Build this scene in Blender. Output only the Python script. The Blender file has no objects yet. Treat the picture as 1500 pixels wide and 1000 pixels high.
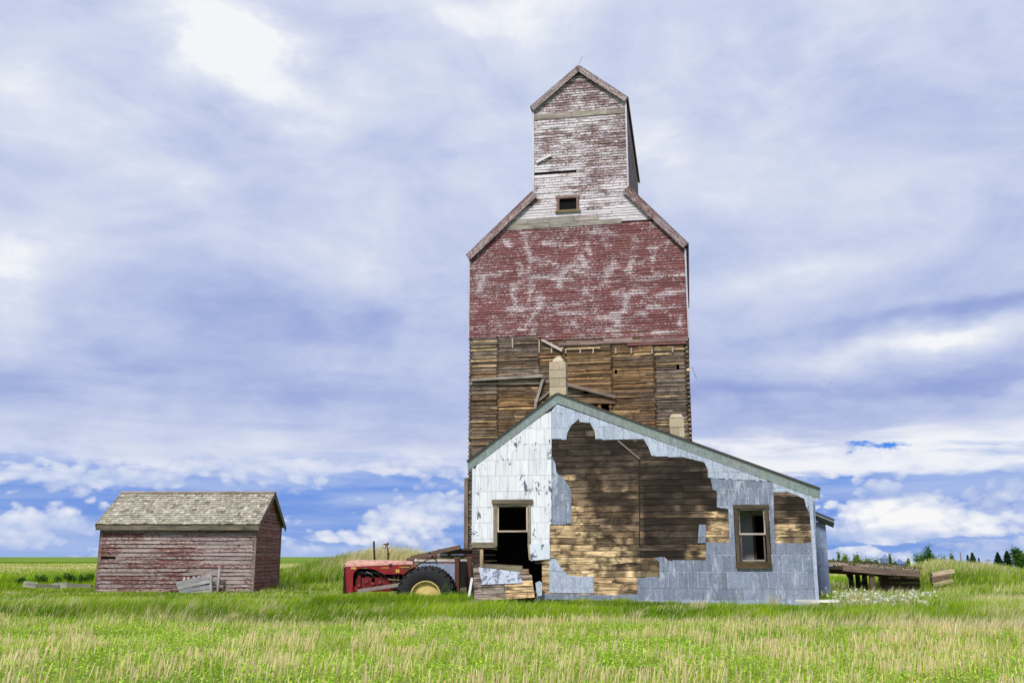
import bpy, math, random
import numpy as np
from math import sin, cos, tan, radians, pi, sqrt, atan2, asin, degrees
from mathutils import Vector, Matrix

random.seed(7)
rng = np.random.default_rng(11)
SC = bpy.context.scene
COLL = SC.collection

# ------------------------------------------------------------------ camera, light, exposure
F = 1400.0                      # focal length for a 1500 px wide picture
PITCH = radians(12.68)
CAM_H = 1.5
cam = bpy.data.cameras.new("camera")
cam.sensor_width = 36
cam.lens = 36 * F / 1500
cam.clip_start = 0.1
cam.clip_end = 9000
cam_o = bpy.data.objects.new("camera", cam)
COLL.objects.link(cam_o)
cam_o.location = (0, 0, CAM_H)
cam_o.rotation_euler = (pi / 2 + PITCH, 0, 0)
SC.camera = cam_o

EXPO = 0.5
SC.view_settings.view_transform = 'Standard'
SC.view_settings.look = 'None'
SC.view_settings.gamma = 1
SC.view_settings.use_curve_mapping = False
SC.view_settings.exposure = EXPO
SC.render.film_transparent = False

SUN_EL, SUN_AZ = radians(50), radians(200)      # azimuth clockwise from +Y (the view direction)
sun = bpy.data.lights.new("sun", 'SUN')
sun.energy = 2.6
sun.angle = radians(9)
sun.color = (1.0, 0.955, 0.89)
sun_o = bpy.data.objects.new("sun", sun)
COLL.objects.link(sun_o)
sd = Vector((sin(SUN_AZ) * cos(SUN_EL), cos(SUN_AZ) * cos(SUN_EL), sin(SUN_EL)))
sun_o.rotation_euler = sd.to_track_quat('Z', 'Y').to_euler()
sun_o.location = (-10, -30, 40)


def srgb(r, g, b):
    def f(c):
        c /= 255.0
        return c / 12.92 if c <= 0.04045 else ((c + 0.055) / 1.055) ** 2.4
    return (f(r), f(g), f(b))


def ray(px, py):
    x = (px - 750) / F
    y = (500 - py) / F
    return (x, cos(PITCH) - y * sin(PITCH), sin(PITCH) + y * cos(PITCH))


# ------------------------------------------------------------------ node helpers
class NT:
    def __init__(s, nt):
        s.nt = nt
        s.nodes = nt.nodes
        s.links = nt.links

    def new(s, t, **kw):
        n = s.nodes.new(t)
        for k, v in kw.items():
            setattr(n, k, v)
        return n

    def put(s, sock, v):
        if isinstance(v, (int, float)):
            sock.default_value = v
        elif isinstance(v, tuple):
            sock.default_value = v if len(sock.default_value) == len(v) else tuple(v) + (1,)
        else:
            s.links.new(v, sock)

    def m(s, op, a, b=0.0, c=None, clamp=False):
        n = s.new('ShaderNodeMath', operation=op, use_clamp=clamp)
        s.put(n.inputs[0], a)
        s.put(n.inputs[1], b)
        if c is not None:
            s.put(n.inputs[2], c)
        return n.outputs[0]

    def add(s, a, b): return s.m('ADD', a, b)
    def sub(s, a, b): return s.m('SUBTRACT', a, b)
    def mul(s, a, b): return s.m('MULTIPLY', a, b)

    def smooth(s, x, lo, hi):
        n = s.new('ShaderNodeMapRange', interpolation_type='SMOOTHSTEP')
        s.put(n.inputs[0], x)
        n.inputs[1].default_value = lo
        n.inputs[2].default_value = hi
        return n.outputs[0]

    def lin(s, x, lo, hi, a=0.0, b=1.0):
        n = s.new('ShaderNodeMapRange')
        s.put(n.inputs[0], x)
        for i, v in enumerate((lo, hi, a, b)):
            n.inputs[i + 1].default_value = v
        return n.outputs[0]

    def mix(s, f, a, b, mode='MIX'):
        n = s.new('ShaderNodeMix', data_type='RGBA', blend_type=mode)
        s.put(n.inputs[0], f)
        s.put(n.inputs[6], a)
        s.put(n.inputs[7], b)
        return n.outputs[2]

    def xyz(s, x, y, z=0.0):
        n = s.new('ShaderNodeCombineXYZ')
        s.put(n.inputs[0], x)
        s.put(n.inputs[1], y)
        s.put(n.inputs[2], z)
        return n.outputs[0]

    def sep(s, v):
        n = s.new('ShaderNodeSeparateXYZ')
        s.links.new(v, n.inputs[0])
        return n.outputs

    def noise(s, v, scale, detail=4, rough=0.55, dist=0.0, color=False):
        n = s.new('ShaderNodeTexNoise')
        s.put(n.inputs['Vector'], v)
        n.inputs['Scale'].default_value = scale
        n.inputs['Detail'].default_value = detail
        n.inputs['Roughness'].default_value = rough
        n.inputs['Distortion'].default_value = dist
        return n.outputs[1 if color else 0]

    def voro(s, v, scale, feature='F1'):
        n = s.new('ShaderNodeTexVoronoi', feature=feature)
        s.put(n.inputs['Vector'], v)
        n.inputs['Scale'].default_value = scale
        return n.outputs[0]

    def vscale(s, v, t):
        n = s.new('ShaderNodeVectorMath', operation='MULTIPLY')
        s.links.new(v, n.inputs[0])
        n.inputs[1].default_value = t
        return n.outputs[0]

    def ramp(s, x, stops):
        n = s.new('ShaderNodeValToRGB')
        s.put(n.inputs[0], x)
        e = n.color_ramp.elements
        while len(e) < len(stops):
            e.new(0.5)
        for i, (p, c) in enumerate(stops):
            e[i].position = p
            e[i].color = tuple(c) + (1,)
        return n.outputs[0]


# ------------------------------------------------------------------ world: daylight sky with procedural cloud deck
def make_world():
    w = bpy.data.worlds.new("World")
    SC.world = w
    w.use_nodes = True
    t = NT(w.node_tree)
    t.nodes.clear()
    tc = t.new('ShaderNodeTexCoord')
    d = tc.outputs['Generated']
    x, y, z = t.sep(d)
    az = t.mul(t.m('ARCTAN2', x, y), 180 / pi)
    el = t.mul(t.m('ARCSINE', z), 180 / pi)

    def P(px, py):
        r = ray(px, py)
        L = sqrt(sum(c * c for c in r))
        return degrees(atan2(r[0], r[1])), degrees(asin(r[2] / L))

    def blob(px, py, sx, sy, rot=0.0):        # sx, sy in pixels of the reference
        a0, e0 = P(px, py)
        k = degrees(1 / F)
        ca, sa = cos(radians(rot)), sin(radians(rot))
        da = t.sub(az_w, a0)
        de = t.sub(el_w, e0)
        if rot:
            p = t.add(t.mul(da, ca), t.mul(de, sa))
            q = t.sub(t.mul(de, ca), t.mul(da, sa))
        else:
            p, q = da, de
        p = t.mul(p, 1 / (sx * k))
        q = t.mul(q, 1 / (sy * k))
        r2 = t.add(t.mul(p, p), t.mul(q, q))
        return t.m('EXPONENT', t.mul(r2, -1.0))

    def total(lst):
        s = lst[0]
        for b in lst[1:]:
            s = t.add(s, b)
        return s

    # warped angles so that blobs do not read as ellipses
    ae = t.xyz(t.mul(az, 0.1), t.mul(el, 0.2))
    wn = t.noise(ae, 1.6, 5, 0.55, color=True)
    wx, wy, wz = t.sep(wn)
    az_w = t.add(az, t.mul(t.sub(wx, 0.5), 7.0))
    el_w = t.add(el, t.mul(t.sub(wy, 0.5), 3.2))

    # clear sky behind the clouds
    sky = t.new('ShaderNodeTexSky', sky_type='NISHITA')
    sky.sun_disc = False
    sky.sun_elevation = SUN_EL
    sky.sun_rotation = SUN_AZ
    sky.altitude = 900
    nish = t.mix(1.0, sky.outputs[0], (0.10, 0.10, 0.10), 'MULTIPLY')
    deep = t.ramp(t.lin(el, -0.5, 9.0), [(0.0, srgb(160, 194, 244)), (0.10, srgb(90, 146, 232)),
                                       (0.35, srgb(96, 142, 230)), (0.8, srgb(110, 152, 232)), (1.0, srgb(120, 158, 232))])
    blue = t.mix(0.88, nish, deep)

    # planar projection for the high deck: natural flattening towards the horizon
    zz = t.add(t.m('MAXIMUM', z, 0.0), 0.055)
    pl = t.xyz(t.m('DIVIDE', x, zz), t.m('DIVIDE', y, zz))
    n_big = t.noise(pl, 0.55, 3, 0.5, 0.4)
    n_mid = t.noise(pl, 1.5, 5, 0.55, 0.3)
    streak = t.noise(t.xyz(t.mul(az, 0.055), t.mul(el, 0.62)), 1.0, 6, 0.55, 0.5)
    low = t.smooth(el, 17.0, 7.0)
    lump = t.noise(t.xyz(t.mul(az, 0.085), t.mul(el, 0.15)), 1.0, 7, 0.56, 0.7)
    lump2 = t.noise(t.xyz(t.mul(az, 0.30), t.mul(el, 0.60)), 1.0, 7, 0.62, 0.4)
    soft = t.add(t.add(t.mul(t.sub(n_big, 0.5), .7), t.mul(t.sub(n_mid, 0.5), 0.35)), t.add(t.mul(t.sub(lump, .5), 1.5), t.mul(t.sub(lump2, .5), .55)))
    st = t.mul(t.sub(streak, 0.5), t.lin(low, 0, 1, 0.35, 1.7))
    grad = t.ramp(t.lin(el, 5.0, 32.0), [(0.0, (0.54,) * 3), (0.15, (0.46,) * 3), (0.32, (0.49,) * 3), (0.6, (0.60,) * 3), (1.0, (0.68,) * 3)])
    lightv = t.add(t.add(t.mul(soft, 0.62), t.mul(st, 0.36)), t.sep(grad)[0])
    bright = total([t.mul(blob(b[0], b[1], b[2], b[3], b[4]), b[5]) for b in (
        (350, 80, 120, 58, -28, .62), (330, 45, 60, 50, 0, .25), (20, 390, 120, 70, 0, 0.42), (40, 140, 120, 60, 0, 0.25), (720, 15, 130, 40, 0, 0.30),
        (950, 215, 80, 70, 30, 0.22), (520, 390, 100, 40, -20, 0.20), (1180, 400, 260, 30, 5, 0.22),
        (1420, 490, 170, 16, 6, 0.55), (1150, 520, 120, 20, 0, 0.2), (180, 225, 90, 25, -15, .12))])
    dark = total([t.mul(blob(b[0], b[1], b[2], b[3], b[4]), b[5]) for b in (
        (300, 200, 120, 55, -25, 0.25), (1420, 445, 170, 14, 5, 0.35), (420, 460, 300, 40, 0, 0.22), (150, 560, 320, 40, 0, 0.20),
        (1100, 570, 180, 14, 0, 0.3), (1420, 560, 150, 18, 4, 0.42), (1200, 120, 100, 40, 0, 0.1))])
    lv = t.sub(t.add(lightv, bright), dark)
    deck = t.ramp(lv, [(0.0, srgb(144, 162, 218)), (0.25, srgb(168, 182, 226)), (0.5, srgb(193, 204, 236)),
                       (0.78, srgb(218, 225, 243)), (1.0, srgb(247, 249, 253))])

    f0 = t.noise(t.xyz(t.mul(az, .5), t.mul(el, 1.2)), 1.6, 7, .66, .2)
    # where the deck ends and the gap above the horizon begins
    edge = t.add(el, t.mul(t.sub(t.noise(t.xyz(t.mul(az, 0.07), t.mul(el, 0.5)), 1.2, 6, 0.6, 0.4), 0.5), 5.5))
    deckm = t.smooth(edge, 4.6, 6.4)
    hole = t.mul(t.smooth(t.add(total([t.mul(blob(1283, 659, 46, 7, 3), 1.3)]), t.mul(t.sub(f0, .5), 3.2)), 0.40, 1.2), t.smooth(blob(1283, 659, 90, 16, 0), .1, .4))
    deckm = t.mul(deckm, t.sub(1.0, hole))

    # puffy clouds in the gap
    pv = t.xyz(t.mul(az, 0.16), t.mul(el, 0.34))
    f1 = t.noise(pv, 1.25, 7, 0.60, 0.25)
    f1u = t.noise(t.xyz(t.mul(az, 0.16), t.mul(t.add(el, 0.42), 0.34)), 1.25, 5, 0.58, 0.25)
    bil = t.voro(t.xyz(t.add(t.mul(az, 0.5), t.mul(wx, 1.5)), t.add(t.mul(el, 0.8), t.mul(wz, 1.5))), 2.2)
    cum = total([t.mul(blob(b[0], b[1], b[2], b[3], b[4]), b[5]) for b in (
        (1320, 765, 75, 22, 6, 0.95), (1345, 742, 30, 18, 0, 0.6), (1450, 780, 70, 18, 0, 0.8), (1270, 740, 70, 30, 0, 0.45), (1420, 735, 90, 14, 0, 0.25),
        (1350, 672, 190, 12, 0, 1.0), (1150, 665, 120, 12, 0, 0.9), (1250, 690, 260, 10, 0, .3),
        (30, 775, 60, 22, 0, 0.75), (60, 745, 80, 20, 0, 0.4), (600, 770, 60, 26, 0, 0.7), (640, 735, 70, 26, 0, 0.6), (530, 790, 80, 14, 0, 0.5),
        (430, 690, 260, 9, 0, 0.75), (120, 700, 200, 10, 0, 0.6), (420, 755, 30, 24, 0, 0.45), (250, 680, 400, 12, 0, 0.35),
        (1220, 800, 100, 12, 0, 0.5), (230, 812, 160, 4, 0, 0.5), (60, 811, 60, 4, 0, .4))])
    bluer = total([t.mul(blob(b[0], b[1], b[2], b[3], b[4]), b[5]) for b in (
        (1215, 722, 30, 26, 0, 0.55), (1350, 793, 170, 5, 0, 0.8), (1380, 715, 60, 14, 0, 0.35), (480, 745, 60, 30, 0, 0.3), (150, 800, 160, 6, 0, 0.4), (280, 735, 150, 12, 0, .2),
        (500, 800, 60, 8, 0, 0.4))])
    field = t.add(t.sub(t.sub(t.add(t.mul(f1, 1.5), t.mul(cum, 0.62)), t.mul(bil, 0.42)), t.mul(bluer, 0.6)), t.lin(az, 6, 20, -0.20, -0.12))
    fieldu = t.add(t.mul(f1u, 1.5), -0.28)
    cm = t.smooth(field, 0.42, 0.58)
    lit = t.add(t.mul(t.sub(t.mul(f1, 1.5), t.add(fieldu, 0.28)), 1.3), t.mul(cum, 0.62))
    lit = t.sub(t.add(lit, t.mul(f1, 0.9)), t.mul(bil, 0.55))
    ccol = t.ramp(t.lin(lit, 0.1, 1.0), [(0.0, srgb(150, 172, 228)), (0.35, srgb(184, 199, 236)), (0.65, srgb(226, 232, 246)), (1.0, srgb(252, 252, 253))])
    lowsky = t.mix(cm, blue, ccol)
    thin = t.mul(t.smooth(streak, 0.38, 0.62), 0.68)
    lowsky = t.mix(thin, lowsky, srgb(186, 202, 238))
    # bright rim of the deck
    rim = t.mul(t.mul(t.smooth(edge, 4.3, 5.4), t.sub(1.0, t.smooth(edge, 5.6, 7.6))), t.m('MINIMUM', t.add(t.mul(t.lin(f1, 0.35, 0.65, 0.1, 0.95), t.lin(az, -12, 8, .5, 1.0)), t.lin(az, 8, 14, 0, .55)), 1.0))
    col = t.mix(deckm, lowsky, deck)
    col = t.mix(t.mul(rim, t.sub(1.0, hole)), col, srgb(244, 246, 252))
    col = t.mix(t.mul(hole, t.smooth(wx, 0.35, 0.55)), col, srgb(70, 142, 238))
    bg = t.new('ShaderNodeBackground')
    t.links.new(col, bg.inputs[0])
    bg.inputs[1].default_value = 0.97 * 2 ** (-EXPO)
    out = t.new('ShaderNodeOutputWorld')
    t.links.new(bg.outputs[0], out.inputs[0])


make_world()


# ------------------------------------------------------------------ materials
def new_mat(name):
    m = bpy.data.materials.new(name)
    m.use_nodes = True
    t = NT(m.node_tree)
    b = t.nodes['Principled BSDF']
    b.inputs['Specular IOR Level'].default_value = 0.25
    return m, t, b


def attr(t, name):
    n = t.new('ShaderNodeAttribute')
    n.attribute_name = name
    return n


def bump(t, b, h, strength=0.4, dist=0.01):
    n = t.new('ShaderNodeBump')
    n.inputs['Strength'].default_value = strength
    n.inputs['Distance'].default_value = dist
    t.links.new(h, n.inputs['Height'])
    t.links.new(n.outputs[0], b.inputs['Normal'])


def wood_mat(name, contrast=0.5, stain=0.0, rough=0.85):
    m, t, b = new_mat(name)
    col = attr(t, 'Col').outputs['Color']
    g = attr(t, 'g').outputs['Vector']
    grain = t.noise(t.vscale(g, (1.2, 26, 26)), 1.0, 5, 0.65, 0.6)
    blot = t.noise(t.vscale(g, (1.6, 4, 4)), 1.0, 4, 0.6)
    f = t.add(t.mul(t.sub(grain, 0.5), 4.2 * contrast), t.mul(t.sub(blot, 0.5), 3.2 * contrast))
    f = t.m('MAXIMUM', t.add(f, 1.0), 0.22)
    c = t.mix(1.0, col, t.xyz(f, f, f), 'MULTIPLY')
    crack = t.smooth(t.noise(t.vscale(g, (0.8, 60, 60)), 1.0, 3, 0.5), 0.58, 0.66)
    c = t.mix(t.mul(crack, 0.6), c, (0.02, 0.014, 0.01))
    if stain:
        pos = t.new('ShaderNodeTexCoord').outputs['Object']
        sn = t.noise(t.vscale(pos, (1.5, 1, 1.9)), 1.3, 9, 0.74, 0.6)
        c = t.mix(t.mul(t.smooth(sn, 0.50, 0.57), stain * .7), c, (0.022, 0.016, 0.013))
        s2 = t.noise(t.vscale(g, (0.9, 7, 7)), 1.0, 6, 0.7, 0.5)
        c = t.mix(t.mul(t.smooth(s2, 0.50, 0.62), stain), c, (0.02, 0.014, 0.01))
    t.links.new(c, b.inputs['Base Color'])
    b.inputs['Roughness'].default_value = rough
    bump(t, b, grain, 0.35, 0.008)
    return m


def peel_mat(name, A, B, C, gain=1.0, sy=30.0, sx=2.6):
    """old painted boards: paint A, scraped layer B, bare wood C; 'w' says how worn a spot is"""
    m, t, b = new_mat(name)
    g = attr(t, 'g').outputs['Vector']
    w = attr(t, 'w').outputs['Fac']
    col = attr(t, 'Col').outputs['Color']
    n1 = t.noise(t.vscale(g, (sx, sy, sy)), 1.0, 6, 0.68, 0.3)
    n2 = t.noise(t.vscale(g, (sx * 4, sy * 1.4, sy * 1.4)), 1.0, 4, 0.6)
    n3 = t.noise(t.vscale(g, (1.2, 45, 45)), 1.0, 4, 0.6)
    n4 = t.noise(t.vscale(g, (sx * 2, sy * .45, sy * .45)), 1.0, 5, 0.65)
    k = t.add(w, t.mul(t.add(t.add(t.mul(t.sub(n1, 0.5), 2.0), t.mul(t.sub(n2, 0.5), 2.9)), t.mul(t.sub(n4, .5), .7)), gain))
    mB = t.smooth(k, 0.42, 0.60)
    mC = t.smooth(t.sub(k, t.mul(t.sub(n3, 0.5), 1.2)), 0.92, 1.04)
    f = t.m('MAXIMUM', t.add(t.mul(t.sub(n3, 0.5), 2.0), 1.0), .3)
    c = t.mix(mB, A, B)
    c = t.mix(mC, c, C)
    c = t.mix(1.0, c, t.xyz(f, f, f), 'MULTIPLY')
    c = t.mix(1.0, c, col, 'MULTIPLY')
    t.links.new(c, b.inputs['Base Color'])
    b.inputs['Roughness'].default_value = 0.8
    bump(t, b, k, 0.3, 0.006)
    return m


def galv_mat(name, pale=0.6, metal=0.3):
    m, t, b = new_mat(name)
    col = attr(t, 'Col').outputs['Color']
    pos = t.new('ShaderNodeTexCoord').outputs['Object']
    n = t.noise(t.vscale(pos, (1.5, 1.0, 0.55)), 2.6, 9, 0.74, 0.2)
    n2 = t.noise(t.vscale(pos, (5, 5, 1.1)), 1.9, 7, 0.72, 0.1)
    n3 = t.noise(pos, 22, 4, 0.6)
    f = t.add(t.add(t.mul(t.sub(n2, 0.5), 1.0), t.mul(t.sub(n3, 0.5), 1.2)), 1.0)
    c = t.mix(1.0, col, t.xyz(f, f, f), 'MULTIPLY')
    c = t.mix(t.mul(t.smooth(n, 0.51, 0.66), pale), c, srgb(214, 220, 232))
    c = t.mix(t.mul(t.smooth(t.noise(pos, 1.3, 6, .7), 0.58, 0.72), 0.25), c, srgb(96, 100, 112))
    t.links.new(c, b.inputs['Base Color'])
    b.inputs['Metallic'].default_value = metal
    t.links.new(t.lin(n3, 0.3, 0.7, 0.42, 0.65), b.inputs['Roughness'])
    bump(t, b, n2, 0.15, 0.01)
    return m


def white_metal_mat(name):
    m, t, b = new_mat(name)
    pos = t.new('ShaderNodeTexCoord').outputs['Object']
    col = attr(t, 'Col').outputs['Color']
    w = attr(t, 'w').outputs['Fac']
    n = t.noise(t.vscale(pos, (1.6, 1.6, 1.0)), 2.3, 8, 0.72, 0.4)
    n2 = t.noise(t.vscale(pos, (4, 4, 1.2)), 1.5, 4, 0.6)
    k = t.add(n, w)
    c = t.mix(t.mul(t.sub(n2, 0.35), 0.4), col, srgb(196, 206, 224))
    c = t.mix(t.smooth(k, 0.585, 0.61), c, srgb(96, 104, 120))
    c = t.mix(t.mul(t.smooth(t.noise(t.vscale(pos, (7, 7, .8)), 1.5, 6, .7), .5, .66), .45), c, srgb(160, 168, 184))
    t.links.new(c, b.inputs['Base Color'])
    b.inputs['Roughness'].default_value = 0.55
    bump(t, b, n2, 0.1, 0.01)
    return m


def plain_mat(name, rough=0.7, var=0.35, scale=4.0, metal=0.0, spec=0.3, rust=0.0):
    m, t, b = new_mat(name)
    col = attr(t, 'Col').outputs['Color']
    pos = t.new('ShaderNodeTexCoord').outputs['Object']
    n = t.noise(pos, scale, 6, 0.65)
    f = t.add(t.mul(t.sub(n, 0.5), var * 2), 1.0)
    c = t.mix(1.0, col, t.xyz(f, f, f), 'MULTIPLY')
    if rust:
        c = t.mix(t.mul(t.smooth(t.noise(pos, scale * 1.7, 6, 0.7), 0.50, 0.62), rust), c, srgb(104, 66, 48))
    t.links.new(c, b.inputs['Base Color'])
    b.inputs['Roughness'].default_value = rough
    b.inputs['Metallic'].default_value = metal
    b.inputs['Specular IOR Level'].default_value = spec
    bump(t, b, n, 0.15, 0.01)
    return m


def leaf_mat(name, trans=0.35):
    m, t, b = new_mat(name)
    col = attr(t, 'Col').outputs['Color']
    t.links.new(col, b.inputs['Base Color'])
    b.inputs['Roughness'].default_value = 0.65
    b.inputs['Specular IOR Level'].default_value = 0.15
    tr = t.new('ShaderNodeBsdfTranslucent')
    t.links.new(col, tr.inputs[0])
    mx = t.new('ShaderNodeMixShader')
    mx.inputs[0].default_value = trans
    t.links.new(b.outputs[0], mx.inputs[1])
    t.links.new(tr.outputs[0], mx.inputs[2])
    t.links.new(mx.outputs[0], t.nodes['Material Output'].inputs[0])
    return m


M = {
    'wood': wood_mat('weathered_wood', 0.55),
    'crib': wood_mat('crib_boards', 0.5, 0.55),
    'plank': wood_mat('wall_planks', 0.75, 0.85),
    'red': peel_mat('red_paint', srgb(120, 74, 73), srgb(206, 194, 196), srgb(124, 104, 100), 1.1),
    'white': peel_mat('white_paint', srgb(216, 209, 212), srgb(128, 102, 98), srgb(96, 80, 74), 1.0),
    'shed': peel_mat('shed_paint', srgb(106, 68, 64), srgb(162, 148, 145), srgb(120, 108, 106), 0.8, 22, 1.6),
    'shedside': peel_mat('shed_side_paint', srgb(122, 66, 62), srgb(156, 122, 118), srgb(104, 88, 84), 0.8, 22, 1.2),
    'trim': peel_mat('trim_paint', srgb(118, 88, 86), srgb(176, 164, 164), srgb(92, 78, 74), 1.0),
    'galv': galv_mat('galvanised_metal'),
    'galvdark': galv_mat('dull_galvanised_metal', 0.3),
    'whitemetal': white_metal_mat('white_painted_metal'),
    'shingle': wood_mat('wood_shingles', 0.55),
    'concrete': plain_mat('concrete', 0.9, 0.25, 5),
    'dark': plain_mat('dark_interior', 0.95, 0.3, 2),
    'redmetal': plain_mat('tractor_red', 0.6, 0.5, 5, 0, 0.3, 0.6),
    'metal': plain_mat('worn_metal', 0.6, 0.35, 6, 0.3, 0.4, 0.3),
    'rubber': plain_mat('rubber', 0.8, 0.35, 6),
    'yellow': plain_mat('yellow_paint', 0.55, 0.15, 5, 0, 0.4, 0.15),
    'leaf': leaf_mat('foliage'),
    'grass': leaf_mat('grass_blades', 0.4),
    'bark': wood_mat('bark', 0.4),
    'roofing': plain_mat('roofing', 0.9, 0.3, 3),
}


# ------------------------------------------------------------------ mesh builder
class MB:
    def __init__(s):
        s.v, s.f, s.c, s.g, s.w, s.sm = [], [], [], [], [], []

    def face(s, idx, smooth=False):
        s.f.append(tuple(idx))
        s.sm.append(smooth)

    def vert(s, p, c, g=(0, 0, 0), w=0.0):
        s.v.append(tuple(p))
        s.c.append(tuple(c))
        s.g.append(tuple(g))
        s.w.append(w)
        return len(s.v) - 1

    def beam(s, p0, p1, wd, th, c, up=(0, 0, 1), w=0.0, taper=1.0):
        """box from p0 to p1; wd along the side direction, th along 'up'"""
        p0, p1 = Vector(p0), Vector(p1)
        d = p1 - p0
        L = d.length
        if L < 1e-6:
            return
        d = d / L
        u = Vector(up)
        u = u - d * u.dot(d)
        if u.length < 1e-4:
            u = Vector((1, 0, 0)) - d * d.x
        u.normalize()
        q = d.cross(u)
        r = random.random() * 90
        i0 = len(s.v)
        for k, e in enumerate((p0, p1)):
            tp = 1.0 if k == 0 else taper
            for a, b2 in ((-1, -1), (1, -1), (1, 1), (-1, 1)):
                s.vert(e + q * (a * wd * tp / 2) + u * (b2 * th * tp / 2), c, (r + k * L, a * wd / 2 + r, b2 * th / 2 + r * .7), w)
        for q4 in ((0, 1, 2, 3), (7, 6, 5, 4), (0, 4, 5, 1), (1, 5, 6, 2), (2, 6, 7, 3), (3, 7, 4, 0)):
            s.face([i0 + k for k in q4])

    def box(s, x0, x1, y0, y1, z0, z1, c, w=0.0, axis=0, jit=0.0):
        """axis-aligned box, grain along axis"""
        r = random.random() * 90
        i0 = len(s.v)
        for X in (x0, x1):
            for Y in (y0, y1):
                for Z in (z0, z1):
                    p = [X, Y, Z]
                    al = p[axis]
                    ac = p[2] if axis != 2 else p[0]
                    de = p[1] if axis != 1 else p[0]
                    if jit:
                        p = [q + random.uniform(-jit, jit) for q in p]
                    s.vert(p, c, (al + r, ac + r * 1.3, de + r), w)
        for q4 in ((0, 1, 3, 2), (4, 6, 7, 5), (0, 4, 5, 1), (2, 3, 7, 6), (0, 2, 6, 4), (1, 5, 7, 3)):
            s.face([i0 + k for k in q4])

    def prism(s, pts, b0, b1, c, w=0.0):
        """polygon in (a, z) extruded from b0 (front) to b1"""
        n = len(pts)
        r = random.random() * 90
        i0 = len(s.v)
        for b in (b0, b1):
            for a, z in pts:
                s.vert((a, b, z), c, (a + r, z + r, b), w)
        ar = sum(pts[i][0] * pts[(i + 1) % n][1] - pts[(i + 1) % n][0] * pts[i][1] for i in range(n))
        fr = list(range(i0, i0 + n))
        bk = list(range(i0 + n, i0 + 2 * n))
        if ar < 0:
            fr.reverse()
        else:
            bk.reverse()
        s.face(fr)
        s.face(bk)
        for i in range(n):
            j = (i + 1) % n
            q = [i0 + i, i0 + j, i0 + n + j, i0 + n + i]
            if ar > 0:
                q.reverse()
            s.face(q)

    def tube(s, pts, rad, c, n=8, cap=True):
        pts = [Vector(p) for p in pts]
        rads = rad if isinstance(rad, (list, tuple)) else [rad] * len(pts)
        i0 = len(s.v)
        for k, p in enumerate(pts):
            a = pts[max(0, k - 1)]
            b = pts[min(len(pts) - 1, k + 1)]
            d = (b - a).normalized()
            u = Vector((0, 0, 1)) if abs(d.z) < 0.9 else Vector((1, 0, 0))
            x = d.cross(u).normalized()
            y = d.cross(x)
            for j in range(n):
                t = 2 * pi * j / n
                s.vert(p + (x * cos(t) + y * sin(t)) * rads[k], c, (k * .3, j * .1, 0))
        for k in range(len(pts) - 1):
            for j in range(n):
                j2 = (j + 1) % n
                s.face((i0 + k * n + j, i0 + k * n + j2, i0 + (k + 1) * n + j2, i0 + (k + 1) * n + j), True)
        if cap:
            s.face([i0 + j for j in range(n)][::-1])
            s.face([i0 + (len(pts) - 1) * n + j for j in range(n)])

    def lathe(s, prof, c, cen=(0, 0, 0), n=32, smooth=True):
        """profile (r, y) turned round the y axis through cen"""
        i0 = len(s.v)
        for r, yy in prof:
            for j in range(n):
                t = 2 * pi * j / n
                s.vert((cen[0] + r * cos(t), cen[1] + yy, cen[2] + r * sin(t)), c, (r, yy, t))
        for k in range(len(prof) - 1):
            for j in range(n):
                j2 = (j + 1) % n
                s.face((i0 + k * n + j, i0 + (k + 1) * n + j, i0 + (k + 1) * n + j2, i0 + k * n + j2), smooth)

    def build(s, name, mat, parent=None, off=(0, 0, 0)):
        me = bpy.data.meshes.new(name)
        o = Vector(off)
        me.from_pydata([tuple(Vector(p) - o) for p in s.v], [], s.f)
        a = me.attributes.new('Col', 'FLOAT_COLOR', 'POINT')
        a.data.foreach_set('color', [q for c in s.c for q in (c[0], c[1], c[2], 1)])
        a = me.attributes.new('g', 'FLOAT_VECTOR', 'POINT')
        a.data.foreach_set('vector', [q for c in s.g for q in c])
        a = me.attributes.new('w', 'FLOAT', 'POINT')
        a.data.foreach_set('value', s.w)
        me.polygons.foreach_set('use_smooth', s.sm)
        me.materials.append(mat)
        me.update()
        ob = bpy.data.objects.new(name, me)
        COLL.objects.link(ob)
        if parent is not None:
            ob.parent = parent
        return ob


def tag(o, label=None, cat=None, group=None, kind=None):
    if label: o['label'] = label
    if cat: o['category'] = cat
    if group: o['group'] = group
    if kind: o['kind'] = kind
    return o


def empty(name, loc, rz=0.0, label=None, cat=None, group=None):
    o = bpy.data.objects.new(name, None)
    o.empty_display_size = 0.3
    COLL.objects.link(o)
    o.location = loc
    o.rotation_euler = (0, 0, rz)
    return tag(o, label, cat, group)


def jc(c, v=0.1, h=0.03):
    k = 1 + random.uniform(-v, v)
    return tuple(max(0.0, q * k * (1 + random.uniform(-h, h))) for q in c)


def mixc(a, b, t):
    return tuple(p + (q - p) * t for p, q in zip(a, b))


# the two large buildings stand square to each other, turned TH from the view
TH = radians(10.4)
U = Vector((cos(TH), -sin(TH), 0))
N = Vector((sin(TH), cos(TH), 0))


def on_front(px, py, c):
    d = ray(px, py)
    t = c / (d[0] * N.x + d[1] * N.y)
    X, Y, Z = d[0] * t, d[1] * t, CAM_H + d[2] * t
    return (X * U.x + Y * U.y, Z)


def atY(px, py, Y):
    d = ray(px, py)
    t = Y / d[1]
    return (d[0] * t, CAM_H + d[2] * t)


def W(a, b, z=0.0):
    p = U * a + N * b
    return (p.x, p.y, z)


def inside(poly, x, y):
    r = False
    j = len(poly) - 1
    for i in range(len(poly)):
        xi, yi = poly[i]
        xj, yj = poly[j]
        if (yi > y) != (yj > y) and x < (xj - xi) * (y - yi) / (yj - yi) + xi:
            r = not r
        j = i
    return r


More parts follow.
